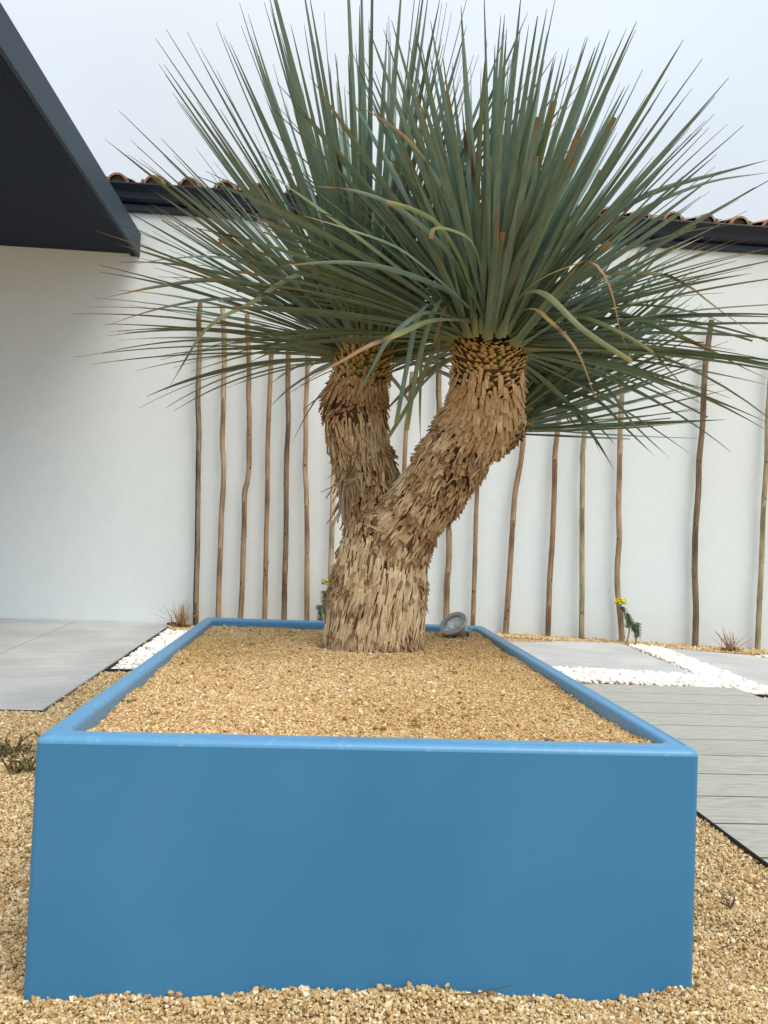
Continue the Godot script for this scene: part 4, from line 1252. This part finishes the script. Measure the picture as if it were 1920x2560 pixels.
func grass_tuft(at: Vector3, label: String, n: int, h: float, sd: int, lean: float) -> void:
	rng.seed = sd
	var mb := MB.new()
	for i in n:
		var az := rng.randf() * TAU
		var th := absf(rng.randfn()) * 0.45 + 0.05
		var L := h * rng.randf_range(0.45, 1.1)
		var r := Vector3(rng.randfn(), 0, rng.randfn()) * 0.022
		var d := Vector3(cos(az) * sin(th) + lean, cos(th), sin(az) * sin(th) * 0.6)
		var pts := []
		for k in 7:
			var t := k / 6.0
			pts.append(r + d * L * t + Vector3(d.x, -0.3, d.z) * L * 0.35 * t * t)
		var col := vary(lin(186, 154, 116), 0.25) if rng.randf() < 0.7 else vary(lin(146, 112, 84), 0.25)
		blade(mb, pts, rng.randf_range(0.004, 0.008), Vector3(sin(az), 0, cos(az)), col, lin(160, 132, 100), 0.0, false, 0.2)
	for i in 60:   # matted dead base
		var az := rng.randf() * TAU
		var d := Vector3(cos(az), rng.randf_range(0.1, 0.6), sin(az) * 0.5).normalized()
		blade(mb, [Vector3.ZERO, d * 0.03, d * 0.06 + Vector3(0, -0.006, 0), d * 0.085 + Vector3(0, -0.02, 0)], 0.005, Vector3(sin(az), 0.2, cos(az)), vary(lin(120, 90, 58), 0.3), lin(110, 82, 54), 0.0, false, 0.2)
	var o := obj("grass_tuft", mb.commit(), M.plant)
	o.position = at
	tag(o, label, "grass tuft", "dry grass tufts at the wall foot")

func spurge(at: Vector3, label: String, stems: Array, flower: Vector3, fr: float, sd: int, petal: Color) -> void:
	rng.seed = sd
	var t := base("spurge", at)
	tag(t, label, "plant", "yellow flowering spurge plants along the wall")
	for s in stems:
		var m := MB.new()
		var pts := smooth_path(s, 10)
		var rad := []
		for k in 10: rad.append(lerpf(0.006, 0.0035, k / 9.0))
		m.tube(pts, rad, 7, lin(150, 130, 92))
		obj("stem", m.commit(), M.plant, t)
	var m := MB.new()
	for s in stems:
		var pts := smooth_path(s, 40)
		for k in range(18, 40):
			for j in 9:
				var az := rng.randf() * TAU
				var d := Vector3(cos(az), rng.randf_range(-0.35, 0.35), sin(az)).normalized()
				var L := rng.randf_range(0.022, 0.040)
				blade(m, [pts[k], pts[k] + d * L * 0.5, pts[k] + d * L + Vector3(0, -0.004, 0)], 0.007, Vector3(0, 1, 0).cross(d).normalized(), vary(lin(130, 152, 116), 0.25), lin(96, 120, 88), 0.0, false, 0.2)
	obj("foliage", m.commit(), M.plant, t)
	m = MB.new()
	for k in 46:
		var d := Vector3(rng.randfn(), absf(rng.randfn()) * 0.7, rng.randfn()).normalized()
		var p := flower + d * fr * rng.randf_range(0.4, 1.0)
		for j in 3:
			var az := rng.randf() * TAU
			var q := (Vector3(cos(az), 0.25, sin(az)) + d * 0.5).normalized() * fr * 0.42
			blade(m, [p, p + q * 0.5, p + q], fr * 0.42, Vector3(-sin(az), 0, cos(az)), vary(petal, 0.12), petal, 0.0, false, 0.3)
	obj("flower_head", m.commit(), M.plant, t)

func heath_shrub() -> void:
	rng.seed = 620
	var t := base("low_shrub", Vector3(-0.80, -0.012, -2.60))
	tag(t, "low brownish green straggly shrub on the gravel beside the planter corner", "shrub")
	var wood := MB.new()
	var fol := MB.new()
	for i in 80:
		var clump := i % 3
		var root: Vector3 = [Vector3(0.02, 0, -0.02), Vector3(-0.13, 0, 0.0), Vector3(-0.02, 0, 0.16)][clump] + Vector3(rng.randfn(), 0, rng.randfn()) * 0.02
		var az := rng.randf() * TAU
		var L: float = rng.randf_range(0.04, 0.12) * [1.05, 0.9, 0.6][clump]
		var el := rng.randf_range(0.0, 0.75)
		var d := Vector3(cos(az) * cos(el), sin(el), sin(az) * cos(el))
		var pts := smooth_path([root, root + d * L * 0.5 + Vector3(rng.randfn(), rng.randfn(), rng.randfn()) * 0.008, root + d * L + Vector3(0, 0.012, 0)], 8)
		var rad := []
		for k in 8: rad.append(lerpf(0.0022, 0.0009, k / 7.0))
		wood.tube(pts, rad, 5, vary(lin(96, 74, 60), 0.2))
		for k in range(2, 8):
			for j in 5:
				var a2 := rng.randf() * TAU
				var dd := (Vector3(cos(a2), 0.5, sin(a2)) + d * 0.6).normalized()
				var q: Vector3 = pts[k] + (pts[max(k - 1, 0)] - pts[k]) * rng.randf()
				var col := vary(lin(156, 150, 106), 0.3) if rng.randf() < 0.45 else vary(lin(152, 126, 104), 0.3)
				var l2 := rng.randf_range(0.005, 0.009)
				blade(fol, [q, q + dd * l2 * 0.5, q + dd * l2], 0.0048, d.cross(dd).normalized(), col, col, 0.0, false, 0.2)
	obj("stems", wood.commit(), M.plant, t)
	obj("foliage", fol.commit(), M.plant, t)

func build_small_things() -> void:
	grass_tuft(Vector3(-1.00, -0.012, -6.03), "dry tan grass tuft at foot of the dark streaked pole", 70, 0.22, 600, -0.05)
	grass_tuft(Vector3(3.07, -0.055, -5.95), "dry brown grass tuft left of the pole at right picture edge", 46, 0.20, 601, -0.10)
	spurge(Vector3(2.31, -0.03, -5.93), "leafy spurge with bright yellow head leaning on the crooked footed pole", [[Vector3(-0.055, 0, 0), Vector3(-0.03, 0.10, 0.0), Vector3(-0.05, 0.20, 0.0), Vector3(-0.085, 0.28, -0.01)], [Vector3(0.02, -0.01, 0.02), Vector3(0.015, 0.07, 0.01), Vector3(-0.01, 0.16, 0.0), Vector3(-0.05, 0.23, 0.0)], [Vector3(0.0, -0.01, 0.03), Vector3(0.02, 0.08, 0.03), Vector3(0.02, 0.17, 0.02)]], Vector3(-0.095, 0.305, -0.01), 0.044, 610, lin(240, 226, 30))
	spurge(Vector3(0.035, -0.012, -5.98), "pale spurge with greenish yellow head, partly behind the yucca trunk", [[Vector3(0.0, 0, 0), Vector3(0.0, 0.12, 0), Vector3(-0.015, 0.30, 0.0)], [Vector3(0.02, 0, 0), Vector3(0.03, 0.10, 0), Vector3(0.015, 0.28, 0.0)], [Vector3(-0.01, 0, 0.02), Vector3(-0.03, 0.1, 0.02), Vector3(-0.045, 0.2, 0.02)]], Vector3(0.0, 0.355, 0.0), 0.040, 611, lin(206, 206, 110))
	heath_shrub()
	# a dark stone at the wall foot
	var s := obj("stone", grain_mesh(0.25, true, 0.62, 15), M.dark)
	s.position = Vector3(-1.075, 0.0, -6.10)
	s.scale = Vector3(0.036, 0.036, 0.028)
	tag(s, "small dark brown stone at the wall beside the left grass tuft", "stone")
	# dropped yucca leaf against the planter foot
	rng.seed = 640
	var mb := MB.new()
	var pts := smooth_path([Vector3(-0.11, 0.000, 0.004), Vector3(-0.04, -0.002, 0.010), Vector3(0.03, -0.003, 0.012), Vector3(0.10, 0.006, 0.004)], 14)
	blade(mb, pts, 0.0055, Vector3(0, 1, 0.6), lin(176, 158, 128), lin(150, 122, 92), 0.2, false, 0.3)
	var o := obj("fallen_leaf", mb.commit(), M.straw)
	o.position = Vector3(0.225, 0.003, PZ0 + 0.004)
	tag(o, "long dry fallen leaf lying along the foot of the planter front", "leaf")
	# bits of dry leaf on the planter gravel
	mb = MB.new()
	for k in 34:
		var x := rng.randf_range(PX0 + 0.05, PX1 - 0.05)
		var z := rng.randf_range(PZ1 + 0.1, PZ0 - 0.08)
		if Vector2(x - 0.13, z + 2.53).length() < 0.18: continue
		var az := rng.randf() * TAU
		var L := rng.randf_range(0.008, 0.035)
		var d := Vector3(cos(az), 0, sin(az)) * L
		var p0 := Vector3(x, soil_y(x, z) + 0.004, z)
		blade(mb, [p0, p0 + d * 0.5 + Vector3(0, 0.002, 0), p0 + d], rng.randf_range(0.003, 0.006), Vector3(-sin(az), 0, cos(az)), vary(lin(130, 100, 70), 0.35), lin(110, 84, 60), 0.0, false, 0.3)
	tag(obj("leaf_litter", mb.commit(), M.straw), "small dry leaf bits scattered on the gravel inside the planter", "leaf litter", "", "stuff")
	# a dead sprig on the gravel to the right
	mb = MB.new()
	for k in 7:
		var d := Vector3(rng.randfn(), absf(rng.randfn()) * 0.5 + 0.2, rng.randfn()).normalized() * rng.randf_range(0.02, 0.05)
		mb.tube([Vector3.ZERO, d * 0.5 + Vector3(0.003, 0, 0), d], [0.0014, 0.0011, 0.0006], 5, lin(74, 54, 40))
	o = obj("dead_sprig", mb.commit(), M.plant)
	o.position = Vector3(0.84, -0.012, -1.60)
	tag(o, "dead dark sprig on the gravel right of the planter", "sprig")

func _ready() -> void:
	# ---- camera, sky, sun, exposure
	var cam := Camera3D.new()
	cam.name = "camera"
	cam.transform = Transform3D(Basis(Vector3(0.996516, 0.039333, 0.073544), Vector3(-0.041444, 0.998765, 0.027395), Vector3(-0.072376, -0.030348, 0.996916)), Vector3(0, 0.7, 0))
	cam.fov = 63.96
	cam.near = 0.05
	cam.far = 300.0
	add_child(cam)
	cam.current = true
	var we := WorldEnvironment.new()
	we.name = "world_environment"
	var env := Environment.new()
	env.background_mode = Environment.BG_SKY
	env.sky = Sky.new()
	env.sky.sky_material = make_sky()
	env.tonemap_mode = Environment.TONE_MAPPER_LINEAR
	env.tonemap_exposure = 1.0
	env.sdfgi_enabled = true
	env.ssao_enabled = true
	env.ssil_enabled = true
	we.environment = env
	add_child(we)
	var sun := DirectionalLight3D.new()
	sun.name = "sun"
	sun.light_energy = 0.70
	sun.light_angular_distance = 36.0
	sun.light_color = Color(1.0, 0.96, 0.90)
	sun.shadow_enabled = true
	add_child(sun)
	sun.look_at_from_position(Vector3(2.8, 8.0, 4.4), Vector3.ZERO)
	nz.seed = 7
	nz.frequency = 0.35
	nz.fractal_octaves = 3
	make_materials()
	# ---- setting
	build_ground()
	build_house()
	build_canopy()
	build_paving()
	build_pebbles()
	build_gravel()
	# ---- things
	build_planter()
	build_yucca()
	build_poles()
	build_spotlight()
	build_small_things()
